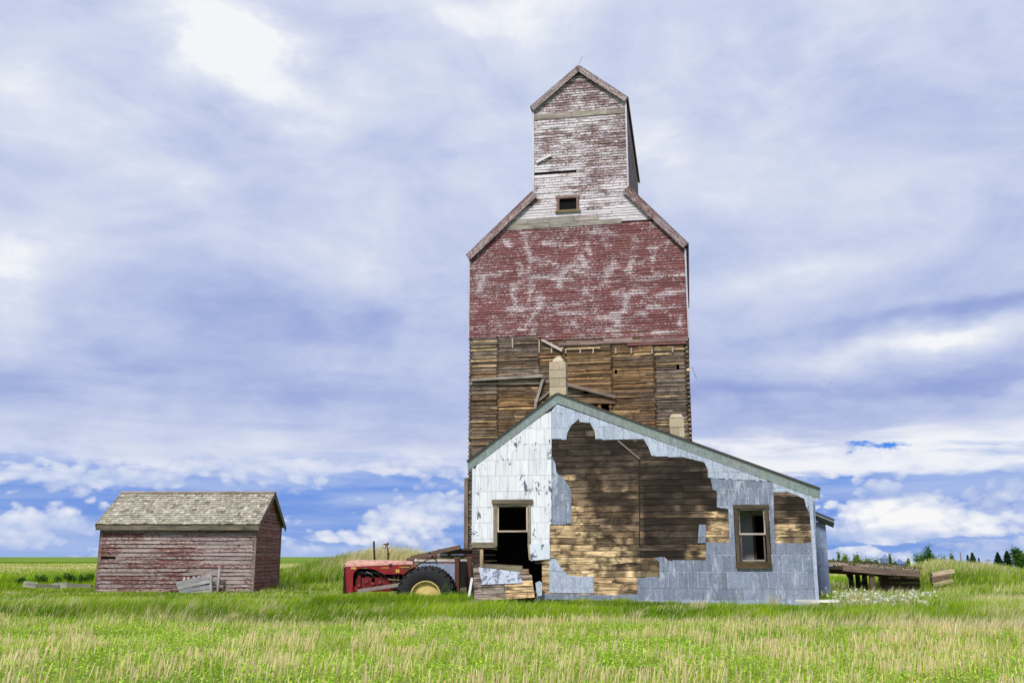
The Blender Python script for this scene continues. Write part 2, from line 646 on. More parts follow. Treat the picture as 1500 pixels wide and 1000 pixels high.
def spans(poly, z):
    xs = []
    n = len(poly)
    for i in range(n):
        (x0, z0), (x1, z1) = poly[i], poly[(i + 1) % n]
        if (z0 > z) != (z1 > z):
            xs.append(x0 + (x1 - x0) * (z - z0) / (z1 - z0))
    xs.sort()
    return [(xs[i], xs[i + 1]) for i in range(0, len(xs) - 1, 2)]


def cut(sp, holes):
    for h0, h1 in holes:
        out = []
        for a, b in sp:
            if h1 <= a or h0 >= b:
                out.append((a, b))
            else:
                if h0 > a: out.append((a, h0))
                if h1 < b: out.append((h1, b))
        sp = out
    return sp


def clip_rect(poly, x0, x1, y0, y1):
    def clip(ps, f, inter):
        out = []
        for i in range(len(ps)):
            a, b = ps[i - 1], ps[i]
            fa, fb = f(a), f(b)
            if fb:
                if not fa: out.append(inter(a, b))
                out.append(b)
            elif fa:
                out.append(inter(a, b))
        return out

    def ix(X):
        return lambda a, b: (X, a[1] + (b[1] - a[1]) * (X - a[0]) / (b[0] - a[0]))

    def iy(Y):
        return lambda a, b: (a[0] + (b[0] - a[0]) * (Y - a[1]) / (b[1] - a[1]), Y)
    for f, i in ((lambda p: p[0] >= x0, ix(x0)), (lambda p: p[0] <= x1, ix(x1)), (lambda p: p[1] >= y0, iy(y0)), (lambda p: p[1] <= y1, iy(y1))):
        if len(poly) < 3: return []
        poly = clip(poly, f, i)
    return poly


# value noise for python side colouring
_T = np.random.default_rng(5).random((256, 256))


def vn(x, y, seed=0):
    x = np.asarray(x, float) + seed * 17.31
    y = np.asarray(y, float) + seed * 9.73
    xi, yi = np.floor(x).astype(int), np.floor(y).astype(int)
    fx, fy = x - xi, y - yi
    fx = fx * fx * (3 - 2 * fx)
    fy = fy * fy * (3 - 2 * fy)
    g = lambda i, j: _T[i % 256, j % 256]
    return (g(xi, yi) * (1 - fx) + g(xi + 1, yi) * fx) * (1 - fy) + (g(xi, yi + 1) * (1 - fx) + g(xi + 1, yi + 1) * fx) * fy


def fbm(x, y, seed=0, o=4):
    s, a, tot = 0, 0.5, 0
    x = np.asarray(x, float)
    y = np.asarray(y, float)
    for k in range(o):
        s = s + a * vn(x * 2 ** k, y * 2 ** k, seed + k)
        tot += a
        a *= 0.5
    return s / tot


def siding(mb, poly, holes, row, b, colf, wearf, step=0.14, lmin=1.2, lmax=4.0, lip=0.022, zb=None, miss=0.0):
    """lapped boards filling a polygon of the (a, z) plane; holes are (a0,a1,z0,z1)"""
    z = min(p[1] for p in poly) if zb is None else zb
    zt = max(p[1] for p in poly)
    ri = 0
    while z < zt:
        zm = z + row / 2
        hs = [(h[0], h[1]) for h in holes if h[2] < zm < h[3]]
        for s0, s1 in cut(spans(poly, zm), hs):
            a = s0
            while a < s1 - 1e-3:
                e = min(s1, a + random.uniform(lmin, lmax))
                if s1 - e < 0.4: e = s1
                if random.random() < miss:
                    a = e
                    continue
                dz = random.uniform(-0.12, 0.12) * row
                sag = random.uniform(-0.1, 0.1) * row
                out = lip * random.uniform(0.8, 1.5)
                n = max(1, int((e - a) / step))
                r = random.random() * 90
                tint = colf((a + e) / 2, zm)
                prev = None
                for k in range(n + 1):
                    x = a + (e - a) * k / n
                    sg = sag * sin(pi * k / n)
                    wv = wearf(x, zm)
                    zt0 = z + row * 1.08 + dz
                    zb0 = z + dz + sg
                    ids = [mb.vert((x, b - 0.002, zt0), tint, (x + r, zt0 + r, 0), wv),
                           mb.vert((x, b - out, zb0), tint, (x + r, zb0 + r, 0), wv),
                           mb.vert((x, b, zb0), tint, (x + r, zb0 - .02 + r, 0), wv)]
                    if prev:
                        mb.face((prev[0], prev[1], ids[1], ids[0]))
                        mb.face((prev[1], prev[2], ids[2], ids[1]))
                    prev = ids
                a = e + 0.004
        z += row
        ri += 1


# ================================================================== TERRAIN
def smst(x, lo, hi):
    t = np.clip((x - lo) / (hi - lo), 0, 1)
    return t * t * (3 - 2 * t)


def ground_z(x, y):
    x = np.asarray(x, float)
    y = np.asarray(y, float)
    az = np.degrees(np.arctan2(x, np.maximum(y, 1.0)))
    z = -0.0155 * np.maximum(y - 60, 0) * smst(az, 4, 16)
    # grassy bank behind the tractor
    z = z + (1.1 + .22 * np.exp(-((x + 7.3) / 2.6) ** 2)) * np.exp(-((y - 57) / 3.8) ** 2) * smst(x, -16.5, -9.5) * (1 - smst(x, -3, 3))
    # earth mound at the end of the ramp
    z = z + 1.0 * np.exp(-((y - 49.5) / 3.6) ** 2) * smst(x, 18.6, 21.2) * (1 - 0.72 * smst(x, 22, 28.5)) * (1 - smst(x, 33, 45))
    z = z - .32 * np.exp(-((y - 45) / 6.5) ** 2) * smst(x, 11, 14) * (1 - smst(x, 18.0, 20))
    z = z + (fbm(x * 0.22, y * 0.22, 3, 3) - 0.5) * 0.16 * smst(y, 6, 14) * (1 - smst(y, 100, 300))
    return z


def build_ground():
    ys = np.concatenate([np.linspace(-60, 8, 12), np.arange(9, 70, 0.75), np.geomspace(70.5, 6000, 70)])
    k = np.linspace(-1, 1, 161)
    verts = []
    for yv in ys:
        half = max(60.0, abs(yv) * 1.6)
        xs = np.sign(k) * np.abs(k) ** 1.0 * half
        zz = ground_z(xs, np.full_like(xs, yv))
        verts.append(np.stack([xs, np.full_like(xs, yv), zz], 1))
    V = np.concatenate(verts)
    nr, nc = len(ys), len(k)
    i = np.arange(nr - 1)[:, None] * nc + np.arange(nc - 1)[None, :]
    Fc = np.stack([i, i + 1, i + nc + 1, i + nc], -1).reshape(-1, 4)
    me = bpy.data.meshes.new('ground')
    me.from_pydata(V.tolist(), [], Fc.tolist())
    me.polygons.foreach_set('use_smooth', [True] * len(me.polygons))
    m, t, b = new_mat('meadow_soil')
    pos = t.new('ShaderNodeTexCoord').outputs['Object']
    px, py, pz = t.sep(pos)
    n1 = t.noise(t.vscale(pos, (0.35, 0.35, 1)), 1.0, 6, 0.6, 0.3)
    n2 = t.noise(pos, 7.0, 6, 0.7)
    far = t.noise(t.vscale(pos, (0.012, 0.05, 1)), 1.0, 5, 0.6, 0.3)
    c = t.mix(t.smooth(n1, 0.4, 0.62), srgb(88, 116, 34), srgb(134, 140, 70))
    farc = t.mix(t.smooth(far, 0.42, 0.6), srgb(108, 142, 46), srgb(160, 168, 92))
    c = t.mix(t.smooth(py, 45, 90), c, farc)
    c = t.mix(t.mul(t.mul(t.smooth(py, 75, 95), t.smooth(py, 230, 190)), .6), c, srgb(196, 190, 116))
    band = t.smooth(py, 200, 240)
    c = t.mix(band, c, t.mix(t.smooth(t.noise(t.vscale(pos, (.004, .012, 1)), 1.0, 6, .7), .42, .6), srgb(70, 108, 30), srgb(140, 158, 66)))
    f = t.add(t.mul(t.sub(n2, 0.5), 0.9), 0.95)
    c = t.mix(1.0, c, t.xyz(f, f, f), 'MULTIPLY')
    t.links.new(c, b.inputs['Base Color'])
    b.inputs['Roughness'].default_value = 0.95
    b.inputs['Specular IOR Level'].default_value = 0.05
    me.materials.append(m)
    ob = bpy.data.objects.new('ground', me)
    COLL.objects.link(ob)
    tag(ob, kind='structure')


build_ground()

# ================================================================== GRAIN ELEVATOR
EC = 36.0           # distance of its front plane along N
EA0, EA1 = -8.35, 0.20
ED = 8.9            # depth
eo = (-4.07, EC + ED / 2, 0)
elevator = empty('grain_elevator', W(eo[0], eo[1]), -TH,
                 'tall abandoned wooden tower with peeling red and white siding above bare stacked planks', 'grain elevator')


def ef(px, py): return on_front(px, py, EC)


Z_RED = 9.85
PK = (-3.80, 21.15)
CL, CR, CZ = -5.72, -1.92, 19.55        # cupola walls
SL, SR = 15.75, 15.68                   # where slopes meet the cupola
EZ = 13.15
front_poly = [(EA0, 9.9), (-5.6, 9.9), (-5.4, 9.78), (EA1, 9.62), (EA1, EZ), (CR, SR), (CR, CZ), PK, (CL, CZ), (CL, SL), (EA0, EZ + .1)]

# crib wall: planks laid flat and stacked, cross walls show as columns of notches
GREY = srgb(138, 124, 110)
BRN = srgb(128, 100, 72)
ORG = srgb(188, 150, 102)
DRK = srgb(66, 48, 34)


def crib_col(a, z):
    n = float(fbm(a * 0.55, z * 1.3, 21))
    n2 = float(fbm(a * 0.9, z * 5.5, 31))
    warm = 0.20 + 0.9 * (n - 0.5) + 1.1 * (n2 - 0.5)
    warm += 0.28 * math.exp(-((a + 2.6) / 2.2) ** 2) * (1 if z > 5 else 0.5) + 0.22 * math.exp(-((a + 6.6) / 1.3) ** 2 - ((z - 7.0) / 1.3) ** 2)
    warm -= 0.35 * float(smst(a, -2.0, -0.4)) + 0.3 * float(smst(z, 8.3, 9.6)) * float(smst(-a, 5, 6.4)) + 0.3 * float(smst(-z, -4.5, -3))
    warm = min(1, max(0, warm + random.uniform(-0.2, 0.2)))
    c = mixc(GREY, BRN, min(1, warm * 2)) if warm < 0.5 else mixc(BRN, ORG, (warm - 0.5) * 2)
    d = float(fbm(a * 0.7, z * 7, 41))
    if random.random() < 0.10 + 0.5 * (d > 0.6): c = mixc(c, DRK, random.uniform(0.3, 0.7))
    if random.random() < 0.07: c = srgb(212, 182, 132)
    # pale dust fan running down from a spout
    dd = abs((z - 8.55) - (a + 5.6) * 0.28)
    if -8 < a < -5.2 and dd < 0.35: c = mixc(c, srgb(176, 162, 146), 0.6 * (1 - dd / 0.35))
    return jc(c, 0.34)


mb = MB()
cols = [-8.25, -7.18, -5.52, -4.52, -2.72, -1.10, 0.06]
BT = 0.043
openings = [(-3.88, -2.86, 5.9, 7.20), (-3.84, -3.62, 7.55, 7.80), (-2.62, -2.52, 8.32, 8.46), (-0.28, -0.18, 8.38, 8.58)]
z = 0.0
r = 0
while z < 9.9:
    zm = z + BT / 2
    bow = 0.05 * sin(z * 0.5)
    for i in range(len(cols) - 1):
        a0, a1 = cols[i], cols[i + 1]
        g = 0.055
        s0 = a0 + (g if r % 2 == 0 else -g * 0.2)
        s1 = a1 - (g if r % 2 == 0 else -g * 0.2)
        for p, q in cut([(s0, s1)], [(h[0], h[1]) for h in openings if h[2] < zm < h[3]]):
            x = p
            while x < q - 0.01:
                e = min(q, x + random.uniform(0.5, 2.4))
                if q - e < 0.25: e = q
                out = random.choice((0, 0, .02, .035)) + random.uniform(0, 0.02)
                mb.box(x, e - 0.004, EC - out + 0.03, EC + 0.14, z, z + BT * 0.93, crib_col((x + e) / 2, zm))
                x = e
    z += BT
    r += 1
mb.build('crib_front', M['crib'], elevator, eo)
# crib side and back walls
mb = MB()
z = 0.0
r = 0
while z < 12.9:
    for side in (EA0 + 0.02, EA1 - 0.02):
        for yy0, yy1 in ((EC + 0.03, EC + 3), (EC + 3, EC + 6), (EC + 6, EC + ED)):
            o2 = random.uniform(0, 0.018)
            c = crib_col(side, z)
            y0 = yy0 + (0.0 if r % 2 else 0.16)
            if side < -4: mb.box(side - o2, side + 0.1, y0, yy1 - 0.02, z, z + BT * 1.9, c, axis=1)
            else: mb.box(side - 0.1, side + o2, y0, yy1 - 0.02, z, z + BT * 1.9, c, axis=1)
    z += BT * 2
    r += 1
mb.build('crib_side', M['crib'], elevator, eo)
mb = MB()
for a in cols[1:-1]:
    mb.box(a - 0.03, a + 0.03, EC + 0.13, EC + 1.2, 0, 9.9, srgb(30, 24, 20), axis=2)
mb.box(EA0 + .12, EA1 - .12, EC + 0.9, EC + 1.0, 0.0, 13, srgb(46, 38, 30))
mb.prism([(EA0 + .1, 9.95), (EA1 - .1, 9.95), (EA1 - .1, 13.05), (CR - .1, 15.6), (CR - .1, 19.4), (PK[0], 21.05), (CL + .1, 19.4), (CL + .1, 15.6), (EA0 + .1, 13.05)],
         EC + 0.05, EC + 0.09, srgb(70, 56, 48))
cw = mb.build('inner_wall', M['dark'], elevator, eo)

# painted siding, with the scraped streaks where the photograph shows them
strokes = [[(770, 350), (774, 372), (776, 385), (772, 402)], [(762, 404), (764, 392), (760, 385)], [(751, 416), (752, 430), (754, 448), (764, 452)],
           [(775, 405), (800, 407), (836, 409)], [(845, 385), (830, 392), (822, 402), (818, 420), (838, 422)], [(790, 430), (791, 445), (785, 455), (775, 470), (768, 482)],
           [(784, 474), (782, 482), (777, 493)], [(815, 446), (850, 444)], [(820, 457), (852, 459)], [(778, 415), (774, 440)], [(744, 452), (764, 454)],
           [(700, 405), (745, 398)], [(708, 405), (702, 425)], [(862, 355), (864, 372)], [(898, 378), (899, 392), (890, 402), (888, 410)],
           [(926, 382), (922, 398)], [(957, 374), (956, 396)], [(953, 363), (968, 360), (975, 355)], [(944, 407), (968, 403)], [(990, 403), (1004, 402)],
           [(856, 424), (860, 432), (870, 438), (858, 442)], [(918, 432), (917, 446), (916, 456), (892, 460)], [(916, 431), (944, 427)], [(960, 433), (982, 430)],
           [(950, 450), (1000, 448)], [(936, 456), (948, 465)], [(876, 464), (904, 465), (905, 475)], [(980, 461), (996, 462), (997, 478)], [(890, 484), (905, 488)],
           [(955, 487), (996, 484)], [(980, 426), (1002, 425)], [(900, 430), (912, 424)], [(870, 340), (905, 344)], [(762, 340), (775, 341)], [(740, 352), (746, 360)],
           [(838, 470), (846, 480)], [(850, 372), (858, 392)], [(798, 356), (835, 360)], [(845, 396), (862, 404)], [(780, 380), (808, 384)]]
S2 = []
for st in strokes:
    q = [ef(*p) for p in st]
    S2 += list(zip(q[:-1], q[1:]))


def wear_red(a, z):
    best = 9
    for (x0, z0), (x1, z1) in S2:
        dx, dz = x1 - x0, z1 - z0
        t = max(0, min(1, ((a - x0) * dx + (z - z0) * dz) / (dx * dx + dz * dz + 1e-9)))
        ex, ez = a - x0 - t * dx, z - z0 - t * dz
        best = min(best, math.hypot(ex * 0.9, ez * 1.3))
    w = 0.50 * math.exp(-(best / 0.11) ** 2)
    n = float(fbm(a * 0.9, z * 1.4, 61))
    n2 = float(fbm(a * 2.6, z * 7.5, 66))
    w += 0.17 + 0.45 * (n - 0.5) + 0.7 * (n2 - 0.5) + random.uniform(-.10, .10)
    w -= .10 * float(smst(a, -2.4, -.5)) * float(smst(-z, -12.5, -11))
    return min(w, 0.74)


def wear_front(a, z):
    if z > 15.2 + 0.5 * (float(vn(a * 2, 1)) - .5):
        n = float(fbm(a * 0.8, z * 1.5, 71))
        n2 = float(fbm(a * 2.0, z * 7, 73))
        right = 0.14 * float(smst(a, -4.2, -2.2))
        top = 0.22 * float(smst(z, 19.2, 20.2))
        return 0.45 + 1.0 * (n - 0.5) + 1.0 * (n2 - 0.5) + right + top + random.uniform(-.1, .1)
    return wear_red(a, z)


# split the front polygon: below the grey belt red, above it white
BELT0, BELT1 = 14.30, 14.78
low_poly = [(EA0, 9.9), (-5.6, 9.9), (-5.4, 9.78), (EA1, 9.62), (EA1, EZ), (-0.83, 14.40), (-0.9, BELT0), (-7.2, BELT0), (EA0, EZ + .1)]
up_poly = [(-7.2, BELT0 + .12), (-0.75, BELT0 + .12), (CR, SR), (CR, CZ), PK, (CL, CZ), (CL, SL)]
win = (-4.67, -3.98, 15.02, 15.52)
one = lambda a, z: jc((0.95, 0.95, 0.95), 0.13, 0.02)
mb = MB()
siding(mb, low_poly, [], 0.105, EC, one, wear_red, zb=9.62, miss=0.0)
mb.build('red_siding', M['red'], elevator, eo)
mb = MB()
siding(mb, up_poly, [win, (-5.68, -4.95, 16.83, 16.86), (-5.6, -4.75, 17.70, 17.76)], 0.115, EC, one, wear_front, zb=BELT0 + .12, miss=0.012)
mb.build('white_siding', M['white'], elevator, eo)
# grey belts
for a0, a1, z0, z1 in ((-7.05, -2.2, BELT0 + .02, BELT1), (CL + .02, CR - .02, 19.02, 19.28)):
    mb = MB()
    n = 2 if z1 - z0 > .3 else 1
    for k in range(n):
        zz0 = z0 + (z1 - z0) * k / n
        x = a0 + (0.45 * k if n > 1 else 0)
        while x < a1:
            e = min(a1 + (0 if k == 0 else -.9), x + random.uniform(0.6, 2.2))
            if e <= x: break
            mb.box(x, e - .01, EC - 0.045, EC + 0.02, zz0, zz0 + (z1 - z0) / n - 0.012, jc(srgb(150, 142, 132), 0.12))
            x = e
    mb.build('belt_board', M['wood'], elevator, eo)
# window: frame, sill
mb = MB()
fw = 0.11
a0, a1, z0, z1 = win
mb.box(a0 - fw, a0, EC - .06, EC + .08, z0, z1, srgb(128, 104, 96), axis=2)
mb.box(a1, a1 + fw, EC - .06, EC + .08, z0, z1, srgb(128, 104, 96), axis=2)
mb.box(a0 - fw - .03, a1 + fw + .03, EC - .07, EC + .08, z1, z1 + fw, srgb(132, 108, 100))
wf = mb.build('window', M['wood'], elevator, eo)
mb = MB()
mb.box(a0 - fw - .05, a1 + fw + .05, EC - .10, EC + .08, z0 - .09, z0, srgb(150, 132, 100))
mb.build('sill', M['wood'], wf)
# the sill is a sub-part: same offset as its window
COLL.objects[-1].data.transform(Matrix.Translation((-eo[0], -eo[1], 0)))
mb = MB()
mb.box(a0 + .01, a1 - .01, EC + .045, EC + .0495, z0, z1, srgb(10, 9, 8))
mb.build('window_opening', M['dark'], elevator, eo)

# rake trim along the roof edges
tr_c = (0.95, 0.95, 0.95)


def rake(p0, p1, name='rake_board', b=EC - 0.14, wd=0.22):
    mb = MB()
    d = Vector((p1[0] - p0[0], 0, p1[1] - p0[1])).normalized()
    up = Vector((-d.z, 0, d.x))
    if up.z < 0: up = -up
    q0 = Vector((p0[0], b, p0[1])) - up * wd / 2
    q1 = Vector((p1[0], b, p1[1])) - up * wd / 2
    L = (q1 - q0).length
    n = max(1, int(L / 1.6))
    for k in range(n):
        mb.beam(q0 + (q1 - q0) * (k / n), q0 + (q1 - q0) * ((k + 1) / n) - d * 0.006, 0.05, wd * random.uniform(.96, 1.0), jc(tr_c, .15), up=up, w=random.uniform(.30, .62))
    # soffit behind the board
    for k in range(1):
        mb.beam(q0 + Vector((0, .08, 0)) + up * (wd / 2 - .05), q1 + Vector((0, .08, 0)) + up * (wd / 2 - .05), 0.11, 0.03, jc(tr_c, .1), up=up, w=.8)
    return mb.build(name, M['trim'], elevator, eo)


PKo = (PK[0], PK[1] + .10)
CLo = (CL - .09, CZ + .02)
CRo = (CR + .10, CZ + .08)
rake(CLo, PKo)
rake(PKo, CRo)
ELo = (EA0 - .10, EZ + .18)
ERo = (EA1 + .13, EZ + .14)
rake(ELo, (CL, SL + .10), wd=.26)
rake((CR, SR + .10), ERo, wd=.26)


# roofs
def roof_slab(p0, p1, b0, b1, th, name, mat, parent, off, col=(.12, .10, .09), rows=True):
    """slab between two (a,z) lines"""
    mb = MB()
    d = Vector((p1[0] - p0[0], 0, p1[1] - p0[1]))
    L = d.length
    d.normalize()
    up = Vector((-d.z, 0, d.x))
    if up.z < 0: up = -up
    n = max(1, int(L / 0.16)) if rows else 1
    for k in range(n):
        s0 = Vector((p0[0], 0, p0[1])) + d * (L * k / n)
        s1 = Vector((p0[0], 0, p0[1])) + d * (L * (k + 1) / n)
        i0 = len(mb.v)
        c = jc(col, .25)
        for e, y in ((s0, b0), (s0, b1), (s1, b1), (s1, b0)):
            for s in (0, 1):
                lift = 0.0 if e is s0 else 0.0
                q = e + Vector((0, y, 0)) + up * (th * s + (0.012 if (s and ((e is s0) == (d.z > 0))) else 0))
                mb.vert(q, c, (q.y, q.x * 1.1, q.z))
        for f in ((0, 2, 4, 6), (7, 5, 3, 1), (0, 1, 3, 2), (2, 3, 5, 4), (4, 5, 7, 6), (6, 7, 1, 0)):
            mb.face([i0 + j for j in f])
    return mb.build(name, mat, parent, off)


RC = srgb(112, 96, 88)
bb0, bb1 = EC - .125, EC + ED + .25
roof_slab(CLo, PKo, bb0, bb1, .035, 'cupola_roof', M['wood'], elevator, eo, RC)
roof_slab(CRo, PKo, bb0, bb1, .035, 'cupola_roof', M['wood'], elevator, eo, RC)
roof_slab(ELo, (CL - .01, SL + .13), bb0, bb1, .035, 'main_roof', M['wood'], elevator, eo, RC)
roof_slab(ERo, (CR + .01, SR + .13), bb0, bb1, .035, 'main_roof', M['wood'], elevator, eo, RC)


# side siding of upper body and cupola, corner boards, back gable
def side_wall(a, z0, z1, name, mat, wv=0.45, row=.115, sgn=1):
    mb = MB()
    z = z0
    while z < z1 - 0.02:
        y = EC + 0.03
        while y < EC + ED:
            e = min(EC + ED, y + random.uniform(1.5, 3.5))
            mb.box(min(a, a + .03 * sgn), max(a, a + .03 * sgn), y, e - .005, z, z + row * .93, jc((.95, .95, .95), .12), w=wv + random.uniform(-.15, .15), axis=1)
            y = e
        z += row
    return mb.build(name, mat, elevator, eo)


side_wall(EA1, 9.7, EZ - .02, 'side_siding', M['red'], .45)
side_wall(EA0 - .03, 9.9, EZ + .05, 'side_siding', M['red'], .45)
side_wall(CR, SR - .1, CZ, 'cupola_side_siding', M['white'], .98)  # high wear value browns this side, painting in its shade
side_wall(CL - .03, SL - .1, CZ, 'cupola_side_siding', M['white'], .6)
mb = MB()
mb.prism([(EA0 + .1, 0), (EA1 - .1, 0), (EA1 - .1, EZ), (CR - .05, SR), (CR - .05, CZ), PK, (CL + .05, CZ), (CL + .05, SL), (EA0 + .1, EZ)], EC + ED - .1, EC + ED, (.9, .9, .9), w=.5)
mb.build('rear_wall', M['red'], elevator, eo)
for a, z0, z1 in ((CL - .02, SL - .05, CZ), (CR - .02, SR + .15, CZ), (EA0 - .03, 9.9, EZ), (EA1 - .01, 9.6, EZ)):
    mb = MB()
    mb.box(a, a + .06, EC - .05, EC + .03, z0, z1, srgb(176, 176, 184), axis=2)
    mb.build('corner_strip', M['galvdark'], elevator, eo)
# rafter tails under the right eaves
for k in range(11):
    mb = MB()
    y = EC + .2 + k * .84
    mb.box(EA1 + .035, EA1 + .15, y, y + .05, EZ - .16, EZ + .06, srgb(120, 100, 84))
    mb.build('rafter_tail', M['wood'], elevator, eo)
mb = MB()
mb.box(EA1 + .02, EA1 + .05, EC + .1, EC + ED, 12.2, 13.0, srgb(110, 84, 72), axis=1)
mb.build('eave_board', M['wood'], elevator, eo)
# ragged lower edge of the siding, studs poking out below it
mb = MB()
x = -4.75
while x < EA1:
    e = min(EA1, x + random.uniform(.8, 2.4))
    mb.box(x, e - .01, EC - .05, EC - .012, 9.48 + random.uniform(-.01, .01), 9.60, jc(srgb(142, 120, 112), .15))
    x = e
mb.box(-2.1, .1, EC - .035, EC - .01, 9.38, 9.47, srgb(128, 84, 80))
mb.box(-3.0, -1.9, EC - .038, EC - .01, 9.60, 9.68, srgb(160, 140, 136))
mb.build('edge_board', M['wood'], elevator, eo)
for px, y0, y1 in ((751, 497, 510), (790, 499, 517), (808, 503, 517), (829, 512, 518), (850, 511, 518), (869, 511, 518), (902, 511, 518), (925, 511, 518), (955, 511, 518), (985, 509, 516)):
    mb = MB()
    a, zt = ef(px, y0)
    _, zb = ef(px, y1)
    mb.box(a - .025, a + .025, EC - .045, EC + .025, zb, zt + .03, srgb(176, 164, 150), axis=2)
    mb.build('stud', M['wood'], elevator, eo)


# loose and hanging boards
def board(p0, p1, wd, name, col, b=EC - .06, par=elevator, off=eo, c0=EC, th=.05, mat='wood', b2=None):
    mb = MB()
    q0, q1 = on_front(*p0, c0), on_front(*p1, c0)
    mb.beam((q0[0], b, q0[1]), (q1[0], b if b2 is None else b2, q1[1]), th, wd, col, up=(0, 0, 1) if abs(q1[0] - q0[0]) > abs(q1[1] - q0[1]) * .2 else (1, 0, 0))
    return mb.build(name, M[mat], par, off)


GB = srgb(150, 140, 130)
board((794, 498), (824, 514), .10, 'loose_board', srgb(182, 168, 160), EC - .10)
board((692, 557.5), (797, 551.5), .11, 'ledger_beam', GB, EC - .13, th=.16)
board((688, 562.5), (795, 561.5), .07, 'ledger_beam', jc(GB), EC - .05)
board((797, 552), (786, 590), .10, 'brace_board', GB, EC - .12)
board((786, 584), (784, 610), .10, 'brace_board', jc(GB), EC - .10)
board((806, 573), (786, 590), .08, 'brace_board', jc(GB), EC - .05)
board((828, 563), (902, 582), .12, 'pole_brace', srgb(132, 118, 106), EC - .12, th=.1)
board((846, 587), (902, 588), .18, 'lintel', srgb(122, 98, 72), EC - .03)
board((878, 592), (878, 612), .12, 'opening_post', srgb(130, 100, 62), EC + .02)
board((786, 239), (808, 228), .09, 'loose_board', srgb(226, 218, 220), EC - .09, mat='concrete')
board((683.5, 700), (683, 816), .16, 'corner_post', srgb(120, 108, 100), EC - .03, th=.08)
mb = MB()
q = on_front(1014, 538, EC)
mb.tube([(q[0] + .0, EC - .02, q[1]), (q[0] + .06, EC - .02, q[1] - .2), (q[0] + .14, EC - .02, q[1] - .42)], .008, (.03, .03, .03), 5)
mb.build('hanging_wire', M['metal'], elevator, eo)
mb = MB()
mb.tube([(PK[0] + .05, EC - .1, PK[1] + .18), (PK[0] + .12, EC - .1, PK[1] + .42), (PK[0] + .19, EC - .1, PK[1] + .52)], .008, (.05, .05, .05), 5)
mb.build('wire', M['metal'], elevator, eo)

# ================================================================== OFFICE
OC = 30.0
OD = 5.7
OA0, OA1 = -6.77, 3.57
oo = (-1.6, OC + OD / 2, 0)
office = empty('elevator_office', W(oo[0], oo[1]), -TH,
               'low gabled building with torn metal cladding over planks before the tall tower', 'building')


def of(px, py): return on_front(px, py, OC)
def ofl(pts): return [of(*p) for p in pts]


RP = (-4.02, 6.42)
RL = (OA0, 4.42)
RR = (OA1, 3.42)
FLOOR = 0.42
wall_poly = [(OA0, .30), (OA1, .10), RR, RP, RL]
hole_a = ofl([(727, 738), (775, 738), (775, 820), (794, 821), (794, 869), (703, 870), (703, 799), (727, 799)])
hole_b = ofl([(1083, 742), (1122, 742), (1124, 826), (1083, 826)])

BLOND = srgb(222, 194, 150)
TAN = srgb(166, 136, 102)
DKB = srgb(68, 58, 50)
MDB = srgb(122, 104, 86)
blond_regions = [ofl(q) for q in ([(806, 768), (838, 768), (935, 792), (938, 872), (806, 872)], [(938, 820), (966, 820), (966, 872), (938, 872)],
                 [(1034, 744), (1068, 744), (1068, 796), (1034, 796)], [(1010, 796), (1036, 796), (1036, 822), (1008, 822)],
                 [(1134, 770), (1192, 770), (1192, 796), (1134, 796)], [(836, 740), (852, 740), (852, 770), (836, 770)], [(818, 690), (838, 690), (838, 712), (822, 708)],
                 [(792, 820), (806, 820), (806, 872), (792, 872)])]
mid_regions = [ofl(q) for q in ([(838, 700), (938, 715), (938, 800), (838, 780)], [(940, 735), (1036, 742), (1036, 760), (940, 752)], [(1134, 745), (1192, 750), (1192, 770), (1134, 770)])]


grid_p = ofl([(858, 776), (938, 776), (938, 848), (858, 848)])
grid_q = ofl([(940, 690), (1034, 690), (1034, 818), (940, 818)])


def gx_(a, z):
    if inside(grid_p, a, z):
        return float(fbm(a * 5, z * 2.2, 131)) > .52 or abs((a * 2.6) % 1 - .5) < .09
    if inside(grid_q, a, z):
        return float(fbm(a * .9, z * 5.0, 133)) > .46
    return False


def office_col(a, z):
    t = 0.0
    if any(inside(p, a, z) for p in blond_regions): t = 0.88
    elif any(inside(p, a, z) for p in mid_regions): t = 0.42
    t += 0.9 * (float(fbm(a * .8, z * 4.5, 91)) - .5)
    t = max(0, min(1, t))
    c = mixc(DKB, MDB, t * 2.5) if t < .4 else mixc(MDB, TAN, (t - .4) / .25) if t < .65 else mixc(TAN, BLOND, (t - .65) / .35)
    if gx_(a, z): c = mixc(c, srgb(36, 26, 20), .75)
    if float(fbm(a * 1.2, z * 1.5, 95)) > .62: c = mixc(c, srgb(36, 28, 22), .7)
    return c


